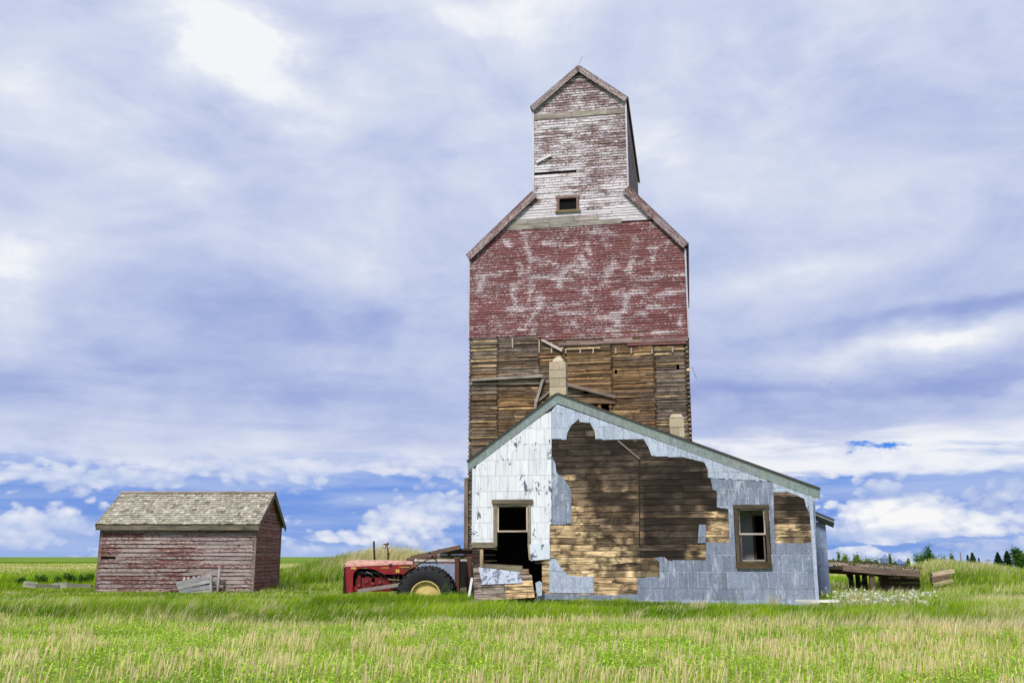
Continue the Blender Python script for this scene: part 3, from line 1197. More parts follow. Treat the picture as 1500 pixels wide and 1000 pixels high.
mb = MB()
z = 0.12
rowh = 0.195
while z < 6.4:
    zm = z + rowh / 2
    hs = []
    for h in (hole_a, hole_b):
        hs += spans(h, zm)
    for s0, s1 in cut(spans(wall_poly, zm), hs):
        edges = [s0] + [e for e in (of(937, 770)[0], -3.35 if z < 2.6 and int(z * 10) % 3 == 0 else None) if e is not None and s0 < e < s1] + [s1]
        edges = sorted(edges)
        for x0, x1 in zip(edges[:-1], edges[1:]):
            a = x0
            while a < x1 - .01:
                e = min(x1, a + random.uniform(1.2, 3.5))
                if x1 - e < .4: e = x1
                r = random.random() * 90
                k = 1 + random.uniform(-.3, .3)
                o1 = random.uniform(0, .012)
                n = max(1, int((e - a) / .16))
                pv = None
                for j in range(n + 1):
                    x = a + (e - a - .005) * j / n
                    c = tuple(q * k for q in office_col(x, zm))
                    ids = [mb.vert((x, OC + y, zz), c, (x + r, zz + r, y)) for y, zz in ((.05, z), (-o1, z + .003), (-o1 - .004, z + rowh - .012), (.05, z + rowh - .006))]
                    if pv:
                        for q in range(4):
                            q2 = (q + 1) % 4
                            mb.face((pv[q2], pv[q], ids[q], ids[q2]))
                    else:
                        mb.face(ids)
                    pv = ids
                mb.face(pv[::-1])
                a = e
    z += rowh
mb.build('plank_wall', M['plank'], office, oo)


# metal cladding in shingle-like sheets
def cladding(poly, name, mat, colf, b=-0.022, cw_=.262, ch=.49, z0=.085, holes=(), par=None, off=None, c0=None, tilt=.004, wv=0.0, seam=None):
    mb = MB()
    c0 = OC if c0 is None else c0
    xs = [p[0] for p in poly]
    zs = [p[1] for p in poly]
    z = z0 + math.floor((min(zs) - z0) / ch) * ch
    row = 0
    while z < max(zs):
        a = math.floor(min(xs) / cw_) * cw_ - (cw_ / 2 if row % 2 else 0)
        while a < max(xs):
            cells = [(a, a + cw_, z, z + ch)]
            for h in holes:
                nc = []
                for (p, q, s, t) in cells:
                    if h[1] <= p or h[0] >= q or h[3] <= s or h[2] >= t:
                        nc.append((p, q, s, t))
                        continue
                    if h[0] > p: nc.append((p, h[0], s, t))
                    if h[1] < q: nc.append((h[1], q, s, t))
                    pp, qq = max(p, h[0]), min(q, h[1])
                    if h[2] > s: nc.append((pp, qq, s, h[2]))
                    if h[3] < t: nc.append((pp, qq, h[3], t))
                cells = nc
            for cell in cells:
                xa, xb, za, zb_ = cell[0] + .001, cell[1] - .004, cell[2] + .003, cell[3] - .003
                pl = clip_rect(poly, xa, xb, za, zb_)
                if len(pl) >= 3:
                    ar = abs(sum(pl[i - 1][0] * pl[i][1] - pl[i][0] * pl[i - 1][1] for i in range(len(pl)))) / 2
                    if ar > 1e-4:
                        bo = b - random.uniform(0, tilt)
                        cc, wj = colf((cell[0] + cell[1]) / 2, (cell[2] + cell[3]) / 2), wv + random.uniform(-.03, .03)
                        if ar > .995 * (xb - xa) * (zb_ - za):
                            mb.prism(pl, c0 + bo, c0 - .006, cc, w=wj)
                            if seam:
                                mb.box(xa, xa + .012, c0 + bo - .006, c0 + bo - .0005, za, zb_, jc(seam, .1))
                                mb.box(xa + .013, xb, c0 + bo - .006, c0 + bo - .0005, zb_ - .014, zb_, jc(seam, .1))
                        else:
                            ns = max(1, int((zb_ - za) / .03))
                            for q in range(ns):
                                e0, e1 = za + (zb_ - za) * q / ns, za + (zb_ - za) * (q + 1) / ns
                                cl = lambda S: [(max(xa, u0), min(xb, u1)) for u0, u1 in S if min(xb, u1) - max(xa, u0) > .003]
                                A0, A1, Am = cl(spans(poly, e0 + 1e-4)), cl(spans(poly, e1 - 1e-4)), cl(spans(poly, (e0 + e1) / 2))
                                if len(A0) == len(A1) == len(Am):
                                    for u, v in zip(A0, A1):
                                        mb.prism([(u[0], e0), (u[1], e0), (v[1], e1), (v[0], e1)], c0 + bo, c0 - .006, cc, w=wj)
                                else:
                                    for u in Am:
                                        mb.prism([(u[0], e0), (u[1], e0), (u[1], e1), (u[0], e1)], c0 + bo, c0 - .006, cc, w=wj)
            a += cw_
        z += ch
        row += 1
    return mb.build(name, M[mat], office if par is None else par, oo if off is None else off)


GV = srgb(138, 147, 166)


def galv_col(a, z):
    k = .82 + .36 * float(vn(a * .8, z * .9, 8)) + .35 * math.exp(-((a - 1.35) / .22) ** 2 - ((z - .75) / .28) ** 2) + .3 * math.exp(-((a + .95) / .1) ** 2 - ((z - .5) / .2) ** 2)
    return jc(tuple(q * k for q in GV), .09, .02)


def white_col(a, z): return jc(srgb(228, 230, 234), .06, .01)


win_h = of(1075, 739) + of(1130, 832)
hb = (win_h[0] - .02, win_h[2] + .02, win_h[3], win_h[1])
white_p = ofl([(696, 688), (699, 680), (797, 607), (808, 602), (808, 768), (805.4, 768), (805.4, 819), (775.7, 819), (774, 735), (723, 733.5), (723, 798), (693.9, 794)])
cladding(white_p, 'white_cladding', 'whitemetal', white_col)
grey_strip = ofl([(808.5, 669), (813.7, 679), (815, 692), (826, 700), (835, 715), (837, 719), (837.4, 767), (808.5, 768)])
SEAM = srgb(196, 204, 220)
cladding(grey_strip, 'grey_cladding', 'galv', galv_col, seam=SEAM)
gable = ofl([(808.5, 643), (808.5, 601), (816, 592), (1196, 728), (1194, 731), (1181, 743), (1178, 730), (1153, 720), (1133, 720), (1133, 705), (1037, 700), (1037, 688), (1031.5, 676.6), (999.6, 669.3), (954.7, 668), (950, 655), (943, 643.3),
             (872.4, 643.3), (871.4, 632.7), (864.8, 619.5), (849, 618), (847.7, 613), (845, 616), (836.8, 622.8), (831, 634), (830, 643.3)])
cladding(gable, 'gable_cladding', 'galv', lambda a, z: jc(srgb(178, 188, 204), .06, .01), seam=SEAM, cw_=.30)
rightc = ofl([(1041, 700.4), (1133, 705.4), (1133, 720), (1135, 795), (1190, 794.5), (1190, 757), (1181, 743.5), (1194, 731.5), (1198, 883), (934, 880), (934, 845), (966, 845), (966, 823), (958, 816), (973, 815), (978, 820), (1034, 820),
              (1034, 794), (1068, 794), (1067, 744), (1050, 744), (1050, 719), (1044, 717)])
cladding(rightc, 'grey_cladding', 'galv', galv_col, holes=[hb], seam=SEAM, cw_=.29)
cladding(ofl([(1022, 795), (1024, 768), (1034, 768), (1034, 795)]), 'cladding_scrap', 'galv', galv_col, cw_=2, ch=2, b=-.03)
cladding(ofl([(804.8, 819), (815, 819), (822, 831), (833.5, 843), (869.8, 844.6), (869.8, 869), (804.5, 868.5)]), 'grey_cladding', 'galv', lambda a, z: jc(srgb(176, 186, 206), .07, .01))
cladding(ofl([(786, 869), (934, 871), (934, 880.5), (786, 877.5)]), 'skirt_strip', 'galv', galv_col, cw_=2.2, ch=1, b=-.03)
# corner and base flashings
mb = MB()
mb.box(OA1 - .07, OA1 + .03, OC - .038, OC + .05, .14, 3.30, srgb(176, 188, 208), axis=2)
mb.build('corner_flashing', M['galv'], office, oo)
mb = MB()
mb.box(OA0 - .02, OA0 + .06, OC - .035, OC + .05, 1.92, 4.25, srgb(214, 220, 232), axis=2)
mb.build('corner_flashing', M['whitemetal'], office, oo)
p = of(934, 876)
mb = MB()
mb.box(p[0], OA1 - .075, OC - .035, OC - .003, .12, .24, srgb(160, 172, 196))
mb.build('base_flashing', M['galv'], office, oo)
# remaining walls
for nm, a in (('side_wall', OA0), ('side_wall', OA1 - .06)):
    mb = MB()
    z = .2
    top = 4.25 if a < 0 else 3.3
    while z < top:
        y = OC + .052
        while y < OC + OD:
            e = min(OC + OD, y + random.uniform(1, 3))
            mb.box(a, a + .06, y, e - .004, z, z + .185, jc(srgb(92, 78, 66), .2), axis=1)
            y = e
        z += .195
    mb.build(nm, M['plank'], office, oo)
mb = MB()
mb.prism([(OA0 + .07, .3), (OA1 - .07, .3), (OA1 - .07, 3.3), (RP[0], 6.3), (OA0 + .07, 4.25)], OC + OD - .08, OC + OD, srgb(92, 80, 68))
mb.prism([(OA0 + .08, 3.12), (3.3, 3.12), (3.3, 3.38), (RP[0], 6.28), (OA0 + .08, 4.3)], OC + .056, OC + .066, srgb(40, 34, 30))  # dark sheet added behind the front planks, blocks sky in the gaps
mb.build('rear_wall', M['plank'], office, oo)
mb = MB()
mb.box(OA0 + .07, OA1 - .07, OC + .06, OC + OD - .09, .30, FLOOR, srgb(90, 78, 66))
mb.build('floor', M['wood'], office, oo)
# interior: grey plaster partition with a door opening behind the right window, dark partition on the left
mb = MB()
pc = srgb(196, 198, 198)
mb.box(.1, 1.98, OC + 1.2, OC + 1.26, FLOOR, 3.0, pc)
mb.box(1.98, 2.28, OC + 1.2, OC + 1.26, 2.75, 3.0, pc)
mb.box(2.28, 3.4, OC + 1.2, OC + 1.26, FLOOR, 3.0, pc)
mb.box(1.90, 1.98, OC + 1.15, OC + 1.195, FLOOR, 2.75, srgb(96, 80, 66), axis=2)
mb.box(-2.5, -2.44, OC + .08, OC + OD - .1, FLOOR, 3.5, srgb(80, 74, 68))
mb.box(-6.7, -2.5, OC + 3.6, OC + 3.66, FLOOR, 4.3, srgb(46, 40, 36))
mb.box(OA0 + .08, OA1 - .08, OC + .07, OC + OD - .1, 3.06, 3.10, srgb(84, 80, 76))
mb.build('partition', M['dark'], office, oo)
mb = MB()
for a in (-6.62,):
    mb.box(a, a + .09, OC + .6, OC + .69, FLOOR, 3.05, srgb(82, 68, 56), axis=2)
mb.build('inner_stud', M['wood'], office, oo)
# foundation
mb = MB()
for x0, x1 in ((-1.7, .4), (1.5, 3.52)):
    mb.box(x0, x1, OC + .02, OC + .35, -.25, .12, srgb(176, 164, 146), jit=.012)
    mb.build('foundation_block', M['concrete'], office, oo)
    mb = MB()
mb.box(OA0, OA0 + .3, OC + .05, OC + OD, -.25, .28, srgb(150, 140, 124))
mb.build('foundation_block', M['concrete'], office, oo)
mb = MB()
mb.box(OA1 - .35, OA1 - .06, OC + .36, OC + OD, -.25, .12, srgb(150, 140, 124))
mb.build('foundation_block', M['concrete'], office, oo)

# roof with overhangs
OVR = .15
e_l, e_r, apex = (OA0 - .16, 4.44), (OA1 + .26, 3.44), (RP[0], 6.56)
slab_b0, slab_b1 = OC - OVR, OC + OD + .05
roof_slab((e_l[0], e_l[1]), apex, slab_b0, slab_b1, .05, 'roof', M['roofing'], office, oo, srgb(74, 70, 66), rows=False)
roof_slab((e_r[0], e_r[1]), apex, slab_b0, slab_b1, .05, 'roof', M['roofing'], office, oo, srgb(74, 70, 66), rows=False)


def strip(p0, p1, drop, b0, b1, name, mat, col, tilt=0.0, par=office, off=oo, segs=6):
    """rake fascia that leans back into the wall: top edge at the roof edge, lower edge on the wall"""
    mb = MB()
    n = segs
    for k in range(n):
        t0, t1 = k / n, (k + 1) / n
        P0 = (p0[0] + (p1[0] - p0[0]) * t0, p0[1] + (p1[1] - p0[1]) * t0)
        P1 = (p0[0] + (p1[0] - p0[0]) * t1 - .003, p0[1] + (p1[1] - p0[1]) * t1)
        c = jc(col, .06)
        i0 = len(mb.v)
        for P in (P0, P1):
            mb.vert((P[0], b0, P[1]), c, (P[0], 0, 0))
            mb.vert((P[0], b0, P[1] - drop[0]), c, (P[0], .1, 0))
            mb.vert((P[0], b1, P[1] - drop[1]), c, (P[0], .5, 0))
            mb.vert((P[0], b1, P[1]), c, (P[0], .6, 0))
        for q in ((0, 1, 5, 4), (1, 2, 6, 5), (2, 3, 7, 6), (3, 0, 4, 7), (0, 3, 2, 1), (4, 5, 6, 7)):
            mb.face([i0 + j for j in q])
    return mb.build(name, M[mat], par, off)


SOF = srgb(172, 182, 186)
strip((e_l[0], e_l[1] - .005), (apex[0], apex[1] - .005), (.03, .28), OC - .11, OC - .035, 'rake_fascia', 'galvdark', SOF, segs=5)
strip((apex[0], apex[1] - .005), (e_r[0], e_r[1] - .005), (.03, .28), OC - .11, OC - .035, 'rake_fascia', 'galvdark', SOF, segs=9)


board((905, 645), (937, 672), .05, 'diagonal_batten', srgb(120, 108, 98), OC - .03, office, oo, OC, th=.03)
board((937, 672), (937, 800), .03, 'vertical_batten', srgb(44, 36, 32), OC - .02, office, oo, OC, th=.02)


# windows
def window(a0, a1, z0, z1, sash_to, name, frame_c, sash_c, sill=True, par=office, off=oo, rail=None, head=True, open_bottom=False):
    mb = MB()
    fwd, bk = OC - .055, OC + .10
    t = .10
    mb.box(a0, a0 + t, fwd, bk, z0 + (.07 if sill else 0), z1 - t, frame_c, axis=2)
    mb.box(a1 - t, a1, fwd, bk, z0 + (.07 if sill else 0), z1 - t, frame_c, axis=2)
    mb.box(a0 - .03, a1 + .03, fwd - .01, bk, z1 - t, z1 + .02, jc(frame_c, .1))
    o = mb.build(name, M['wood'], par, off)
    if sill:
        mb = MB()
        mb.box(a0 - .02, a1 + .02, OC - .11, OC + .1, z0 - .12, z0 + .065, jc(srgb(84, 68, 48), .1))
        mb.build('sill', M['wood'], o)
        COLL.objects[-1].data.transform(Matrix.Translation((-off[0], -off[1], 0)))
    mb = MB()
    s = .045
    b0, b1 = OC - .01, OC + .03
    x0, x1, y0, y1 = a0 + t + .004, a1 - t - .004, sash_to, z1 - t - .004
    mb.box(x0, x0 + s, b0, b1, y0, y1, sash_c, axis=2)
    mb.box(x1 - s, x1, b0, b1, y0, y1, sash_c, axis=2)
    mb.box(x0 + s, x1 - s, b0, b1, y1 - s, y1, sash_c)
    mb.box(x0 + s, x1 - s, b0, b1, y0, y0 + s * 1.2, jc(sash_c, .05))
    mb.build('sash', M['wood'], o)
    COLL.objects[-1].data.transform(Matrix.Translation((-off[0], -off[1], 0)))
    return o


h = hb
w2 = window(h[0] + .02, h[1] - .02, h[2] + .12, h[3] - .02, of(1100, 783)[1], 'window', srgb(84, 74, 62), srgb(170, 160, 150))
mb = MB()
z_lo = h[2] + .2
mb.box(h[0] + .16, h[0] + .20, OC + .035, OC + .07, z_lo, of(1100, 783)[1], srgb(110, 96, 84), axis=2)
mb.box(h[1] - .20, h[1] - .16, OC + .035, OC + .07, z_lo, of(1100, 783)[1], srgb(110, 96, 84), axis=2)
mb.box(h[0] + .20, h[1] - .20, OC + .035, OC + .07, z_lo, z_lo + .05, srgb(150, 140, 130))
mb.build('lower_sash', M['wood'], w2)
COLL.objects[-1].data.transform(Matrix.Translation((-oo[0], -oo[1], 0)))
p0, p1 = of(723, 735), of(778, 800)
w1 = window(p0[0] + .02, p1[0], p1[1], p0[1], of(750, 779)[1], 'window', srgb(140, 130, 114), srgb(196, 178, 160), sill=False)
mb = MB()
mb.box(p0[0] - .04, p1[0] + .08, OC - .09, OC - .068, p0[1] - .06, p0[1] + .07, srgb(110, 100, 84))
mb.build('head_board', M['wood'], w1)
COLL.objects[-1].data.transform(Matrix.Translation((-oo[0], -oo[1], 0)))
mb = MB()
q0, q1 = of(692, 795), of(727, 802)
mb.box(q0[0], q1[0], OC - .04, OC + .06, q1[1], q0[1] + .02, srgb(128, 118, 98))
mb.build('broken_sill_plate', M['wood'], office, oo)
mb = MB()
q0, q1 = of(703, 800), of(706, 830)
mb.box(q0[0], q1[0] + .03, OC, OC + .1, q1[1], q0[1] - .08, srgb(168, 148, 118), axis=2)
mb.build('broken_stud', M['wood'], office, oo)
# bent flap of cladding beside the opening
mb = MB()
fl = ofl([(776, 797), (806, 795), (806.5, 818), (778, 821)])
mb.prism(fl, OC - .075, OC - .055, srgb(214, 222, 234), w=.04)
mb.build('cladding_flap', M['whitemetal'], office, oo)
mb = MB()
mb.beam((fl[0][0] - .03, OC - .06, fl[0][1] - .0), (fl[3][0] - .03, OC - .06, fl[3][1] + .03), .04, .05, srgb(170, 152, 124), up=(1, 0, 0))
mb.build('broken_board', M['wood'], office, oo)


# chimneys
def chimney(px0, px1, ptop, c, zb, name, rows, col, cap=None):
    a0, zt = on_front(px0, ptop, c)
    a1, _ = on_front(px1, ptop, c)
    w = a1 - a0
    mb = MB()
    hgt = (zt - zb) / rows
    for k in range(rows):
        z0 = zb + k * hgt
        if k % 2:
            mb.box(a0, a1, c, c + w, z0, z0 + hgt - .02, jc(col, .2, .04), jit=.008)
        else:
            m_ = a0 + w * .62
            mb.box(a0, m_ - .006, c, c + w, z0, z0 + hgt - .02, jc(col, .2, .04), jit=.008)
            mb.box(m_, a1, c, c + w, z0, z0 + hgt - .02, jc(col, .2, .04), jit=.008)
    mb.box(a0 + .012, a1 - .012, c + .012, c + w - .012, zb, zt - .02, srgb(118, 106, 90))
    o = mb.build(name, M['concrete'], office, oo)
    mb = MB()
    cap(mb, a0, a1, c, w, zt)
    mb.build('chimney_cap', M['concrete'], o)
    COLL.objects[-1].data.transform(Matrix.Translation((-oo[0], -oo[1], 0)))


def cap1(mb, a0, a1, c, w, zt):
    x0, x1 = a0 + .16, a1 - .12
    mb.prism([(x0 - .05, zt + .0), (x1 + .02, zt + .0), (x1 - .02, zt + .12), (x1 - .10, zt + .19), (x0 + .12, zt + .17), (x0, zt + .10)], c + .06, c + w - .08, srgb(214, 202, 176))


def cap2(mb, a0, a1, c, w, zt):
    i0 = len(mb.v)
    for x, y, z in ((a0, c, zt), (a1, c, zt), (a1, c + w, zt), (a0, c + w, zt), (a0 + .09, c + .09, zt + .14), (a1 - .09, c + .09, zt + .14), (a1 - .09, c + w - .09, zt + .14), (a0 + .09, c + w - .09, zt + .14)):
        mb.vert((x, y, z), srgb(176, 164, 140), (x, z, y))
    for q in ((0, 1, 5, 4), (1, 2, 6, 5), (2, 3, 7, 6), (3, 0, 4, 7), (4, 5, 6, 7), (3, 2, 1, 0)):
        mb.face([i0 + k for k in q])


chimney(804.5, 828.5, 529, 33.6, 5.6, 'chimney', 9, srgb(176, 162, 138), cap1)
chimney(980.5, 1001.5, 611.5, 33.6, 4.2, 'chimney', 6, srgb(184, 170, 142), cap2)

# lean-to annex, set back behind the right end
AC = 33.2
q = [on_front(*p, AC) for p in ((1190, 757), (1214.5, 768), (1217.5, 876), (1196, 880))]
annex_a1 = q[2][0]
mb = MB()
mb.box(OA1 + .01, annex_a1 - .01, AC + .03, AC + 2.2, .25, 2.62, srgb(110, 100, 90))
mb.build('annex_wall', M['plank'], office, oo)
cladding([(OA1 - .3 + .31, .36), (annex_a1, .30), (annex_a1 - .03, q[1][1]), (OA1 + .01, q[0][1] + .05)], 'annex_cladding', 'galvdark', lambda a, z: jc(srgb(128, 142, 172), .1, .02), c0=AC, cw_=.7, ch=.56, b=-.02)
mb = MB()
e1 = on_front(1220, 763, AC)
e0 = on_front(1188, 749.5, AC)
i0 = 0
d = (Vector((e1[0], 0, e1[1])) - Vector((e0[0], 0, e0[1])))
mb.beam((e0[0], AC + .9, e0[1] + .02), (e1[0], AC + .9, e1[1] + .02), 2.5, .05, srgb(70, 66, 64))
mb.build('annex_roof', M['roofing'], office, oo)
strip((OA1 + .01, e0[1] - (OA1 - e0[0]) * .35 + .0), (e1[0], e1[1] - .01), (.05, .20), AC - .34, AC - .03, 'annex_fascia', 'galvdark', srgb(140, 150, 156), segs=2)
mb = MB()
mb.box(OA1 + .02, annex_a1 - .1, AC + .1, AC + 2, -.2, .25, srgb(70, 62, 54))
mb.build('annex_base', M['concrete'], office, oo)

# ================================================================== wreckage in front of the office
pan = empty('collapsed_wall_panel', W(-5.7, 29.3), -TH, 'collapsed piece of plank wall leaning under the broken left window of the low building', 'wall panel')
po = (-5.7, 29.3, 0)
B0, B1 = 29.62, 29.22     # top leans against the wall, foot stands out
tl, tr_, br, bl = [on_front(*p, 29.6) for p in ((692, 831.5), (777.5, 833), (786, 872), (699, 878))]
mb = MB()
nr = 5
for k in range(nr):
    t0, t1 = k / nr, (k + 1) / nr - .02
    def pt(s, t): return (tl[0] + (tr_[0] - tl[0]) * s + ((bl[0] - tl[0]) * (1 - s) + (br[0] - tr_[0]) * s) * t, B0 + (B1 - B0) * t, (tl[1] * (1 - s) + tr_[1] * s) * (1 - t) + (bl[1] * (1 - s) + br[1] * s) * t - .05 * t)
    L = [(0, .52, srgb(142, 130, 120)), (.525, 1, srgb(198, 168, 126))] if k > 1 else [(0, .48, srgb(140, 130, 120)), (.485, 1.0 - .04 * (k == 0), srgb(150, 132, 112))]
    for s0, s1, c in L:
        s0 += random.uniform(-.0, .012)
        c = jc(c, .12)
        i0 = len(mb.v)
        r = random.random() * 50
        for dy in (0, .04):
            for s, t in ((s0, t0), (s1, t0), (s1, t1), (s0, t1)):
                p = pt(s, t)
                mb.vert((p[0], p[1] + dy, p[2]), c, (p[0] + r, p[2] + r, dy))
        for q4 in ((3, 2, 1, 0), (4, 5, 6, 7), (0, 1, 5, 4), (1, 2, 6, 5), (2, 3, 7, 6), (3, 0, 4, 7)):
            mb.face([i0 + j for j in q4])
mb.build('planks', M['plank'], pan, po)
mb = MB()
ms = [(.11, -.03), (.80, .10), (.84, .48), (.15, .5)]
i0 = 0
for dy in (-.035, -.02):
    for s, t in ms:
        p = pt(s, t)
        mb.vert((p[0], p[1] + dy, p[2]), srgb(168, 176, 192), (p[0], p[2], 0), .09)
for q4 in ((3, 2, 1, 0), (4, 5, 6, 7), (0, 1, 5, 4), (1, 2, 6, 5), (2, 3, 7, 6), (3, 0, 4, 7)):
    mb.face(q4)
mb.build('metal_sheet', M['whitemetal'], pan, po)
mb = MB()
p, p2 = pt(.2, -.07), pt(.86, -.02)
mb.beam((p[0], p[1] - .02, p[2]), (p2[0], p2[1] - .02, p2[2]), .07, .15, srgb(128, 118, 98))
mb.build('top_board', M['wood'], pan, po)


def stick(name, p0, p1, w, t, col, mat, label, cat, group=None, up=(0, 0, 1)):
    mb = MB()
    p0, p1 = Vector(p0), Vector(p1)
    base = Vector((p0.x, p0.y, 0))
    mb.beam(p0, p1, w, t, col, up=up)
    o = mb.build(name, M[mat], None, base)
    o.location = base
    return tag(o, label, cat, group)


a, zt = on_front(691, 846, 29.5)
a2, zb = on_front(687, 874, 29.5)
stick('white_post', W(a2, 29.4, zb - .1), W(a, 29.55, zt), .05, .07, srgb(216, 218, 222), 'concrete', 'short white post leaning beside the collapsed plank panel', 'post', up=(1, 0, 0))
mb = MB()
pl = [on_front(*p, 29.7) for p in ((784, 853), (790, 850.5), (794, 853), (793.5, 872), (788, 873), (786, 868))]
mb.prism(pl, 29.72, 29.74, srgb(196, 204, 220))
o = mb.build('metal_scrap', M['galv'], None, (pl[0][0], 29.7, 0))
o.location = W(pl[0][0], 29.7)
o.rotation_euler = (0, 0, -TH)
tag(o, 'torn pale sheet metal scrap standing at the right end of the collapsed panel', 'metal scrap')
x, z = atY(1147, 896.5, 28.6)
x2, z2 = atY(1211, 897, 28.4)
stick('white_plank', (x, 27.4, .30), (x2, 27.3, .31), .22, .07, srgb(206, 204, 196), 'wood', 'pale plank lying in the grass in front of the right corner of the metal building', 'plank')

# ================================================================== SHED
SY = 43.0
SX0, SX1 = -18.12, -11.28
SDP = 4.5
SW = 2.86
so = (SX0 + (SX1 - SX0) / 2, SY + SDP / 2, 0)
shed = empty('wooden_shed', so, 0, 'small weathered red wooden shed with a grey shingle roof', 'shed')


def shed_wear(a, z):
    return .44 + .9 * (float(fbm(a * .6, z * 1.2, 101)) - .5) + .9 * (float(fbm(a * .5, z * 6.5, 104)) - .5) + .18 * float(smst(a, -14.6, -12.6)) + .12 * math.exp(-((z - 2.7) / .35) ** 2)


mb = MB()
siding(mb, [(SX0, 0), (SX1, 0), (SX1, SW + .02), (SX0, SW + .02)], [(SX0, SX0 + .75, 1.44, 1.53), (-14.3, -13.7, 2.40, 2.44)], .168, SY, one, shed_wear, zb=.02, lmin=1.5, lmax=5, lip=.045)
mb.box(SX0 + .03, SX1 - .03, SY + .012, SY + .04, 0, SW, srgb(40, 32, 30))
mb.build('front_siding', M['shed'], shed, so)
mb = MB()
RZ = 4.42
RY = SY + SDP / 2
z = .02
while z < RZ:
    zm = z + .08
    t = 0 if zm < SW + .1 else (zm - SW - .1) / (RZ - SW - .1)
    y0, y1 = SY + .05 + t * SDP / 2, SY + SDP - .05 - t * SDP / 2
    if y1 - y0 > .1:
        y = y0
        while y < y1:
            e = min(y1, y + random.uniform(2.5, 6))
            if y1 - e < 1.2: e = y1
            w0 = random.uniform(.3, .6)
            mb.box(SX1 - .012, SX1 + .028 + random.uniform(-.004, .008), y, e - .006, z + random.uniform(-.008, .008), z + .150, jc((.95, .95, .95), .15), w=w0, axis=1)
            y = e
    z += .168
mb.prism([(0, 0)] * 0 or [(SX1 - .06, 0), (SX1 - .02, 0), (SX1 - .02, SW), (SX1 - .06, SW)], SY + .05, SY + SDP - .05, srgb(60, 44, 40))
mb.build('side_siding', M['shedside'], shed, so)
mb = MB()
for x in (SX0 + .02,):
    mb.box(x, x + .03, SY + .05, SY + SDP - .05, 0, SW, (.9, .9, .9), w=.5, axis=1)
mb.box(SX0, SX1, SY + SDP - .04, SY + SDP, 0, SW, (.9, .9, .9), w=.5)
mb.build('rear_siding', M['shed'], shed, so)
for x0, x1, y0, y1 in ((SX0 - .05, SX0 + .10, SY - .04, SY + .04), (SX1 - .13, SX1 + .03, SY - .045, SY + .045), (SX1 - .02, SX1 + .05, SY + SDP - .12, SY + SDP + .02)):
    mb = MB()
    mb.box(x0, x1, y0, y1, -.1, SW + .02, jc(srgb(122, 106, 100), .08), axis=2)
    mb.build('corner_board', M['wood'], shed, so)
# shingle roof, individual shingles
SE0, SE1 = SX0 - .18, SX1 + .20
ey, ez = SY - .28, SW + .02
sl = Vector((0, RY - ey, RZ - ez))
SLn = sl.length
sl.normalize()
upn = Vector((0, -sl.z, sl.y))
mb = MB()
rows = 15
for k in range(rows):
    s0 = SLn * k / rows
    s1 = min(SLn, s0 + SLn / rows * 1.5)
    x = SE0 - random.uniform(0, .1)
    while x < SE1:
        w_ = random.uniform(.10, .26)
        x1 = min(SE1, x + w_)
        xs = max(x, SE0)
        lift = random.uniform(.03, .055)
        drop = random.uniform(-.03, .03) if random.random() < .5 else random.uniform(-.012, .012)
        c = jc(mixc(srgb(150, 142, 124), srgb(176, 172, 158), random.random()), .2, .03)
        if random.random() < .08: c = jc(srgb(124, 118, 98), .15)
        P0 = Vector((0, ey, ez)) + sl * (s0 + drop)
        P1 = Vector((0, ey, ez)) + sl * s1
        i0 = len(mb.v)
        r = random.random() * 60
        for X in (xs, x1 - .008):
            for P, l in ((P0, lift), (P1, .004), (P0, lift - .035)):
                q = P + upn * l
                mb.vert((X, q.y, q.z), c, ((q - P0).length + r + (0 if P is P0 else SLn / rows), X + r, 0))
        mb.face((i0, i0 + 3, i0 + 4, i0 + 1))
        mb.face((i0 + 2, i0 + 5, i0 + 3, i0))
        mb.face((i0 + 3, i0 + 5, i0 + 4))
        mb.face((i0, i0 + 1, i0 + 2))
        x = x + w_
mb.box(SE0 + .01, SE1 - .01, RY - .01, RY, RZ - .1, RZ - .02, srgb(60, 50, 40))
i0 = len(mb.v)
for X in (SE0, SE1):
    for y, z, l in ((ey, ez, -.02), (RY, RZ, -.02), (ey, ez, .0), (RY, RZ, .0)):
        mb.vert((X, y, z + l), srgb(70, 60, 50))
for q in ((0, 4, 5, 1), (2, 3, 7, 6), (0, 1, 3, 2), (4, 6, 7, 5), (0, 2, 6, 4)):
    mb.face([i0 + k for k in q])
# far slope
i0 = len(mb.v)
for X in (SE0, SE1):
    for y, z in ((RY + .0, RZ), (2 * RY - ey, ez), (2 * RY - ey, ez + .05), (RY + .0, RZ + .05)):
        mb.vert((X, y, z), srgb(130, 122, 108))
for q in ((0, 1, 5, 4), (1, 2, 6, 5), (2, 3, 7, 6), (0, 3, 2, 1), (4, 5, 6, 7)):
    mb.face([i0 + k for k in q])
rf = mb.build('roof', M['shingle'], shed, so)
mb = MB()
mb.beam((SE0 - .01, RY - .07, RZ + .02), (SE1 + .01, RY - .07, RZ + .02), .16, .025, srgb(142, 128, 118), up=upn)
mb.beam((SE0 - .01, RY + .08, RZ + .02), (SE1 + .01, RY + .08, RZ + .02), .16, .025, srgb(122, 112, 106), up=(0, sl.z, sl.y))
mb.build('ridge_cap', M['wood'], rf)
COLL.objects[-1].data.transform(Matrix.Translation((-so[0], -so[1], 0)))
mb = MB()
mb.box(SE0 + .02, SE1 - .02, SY - .27, SY - .23, SW - .22, SW + .0, srgb(112, 104, 92))
mb.box(SE0 + .02, SE1 - .02, SY - .228, SY - .03, SW - .12, SW - .10, srgb(90, 82, 72))
mb.build('fascia', M['wood'], shed, so)
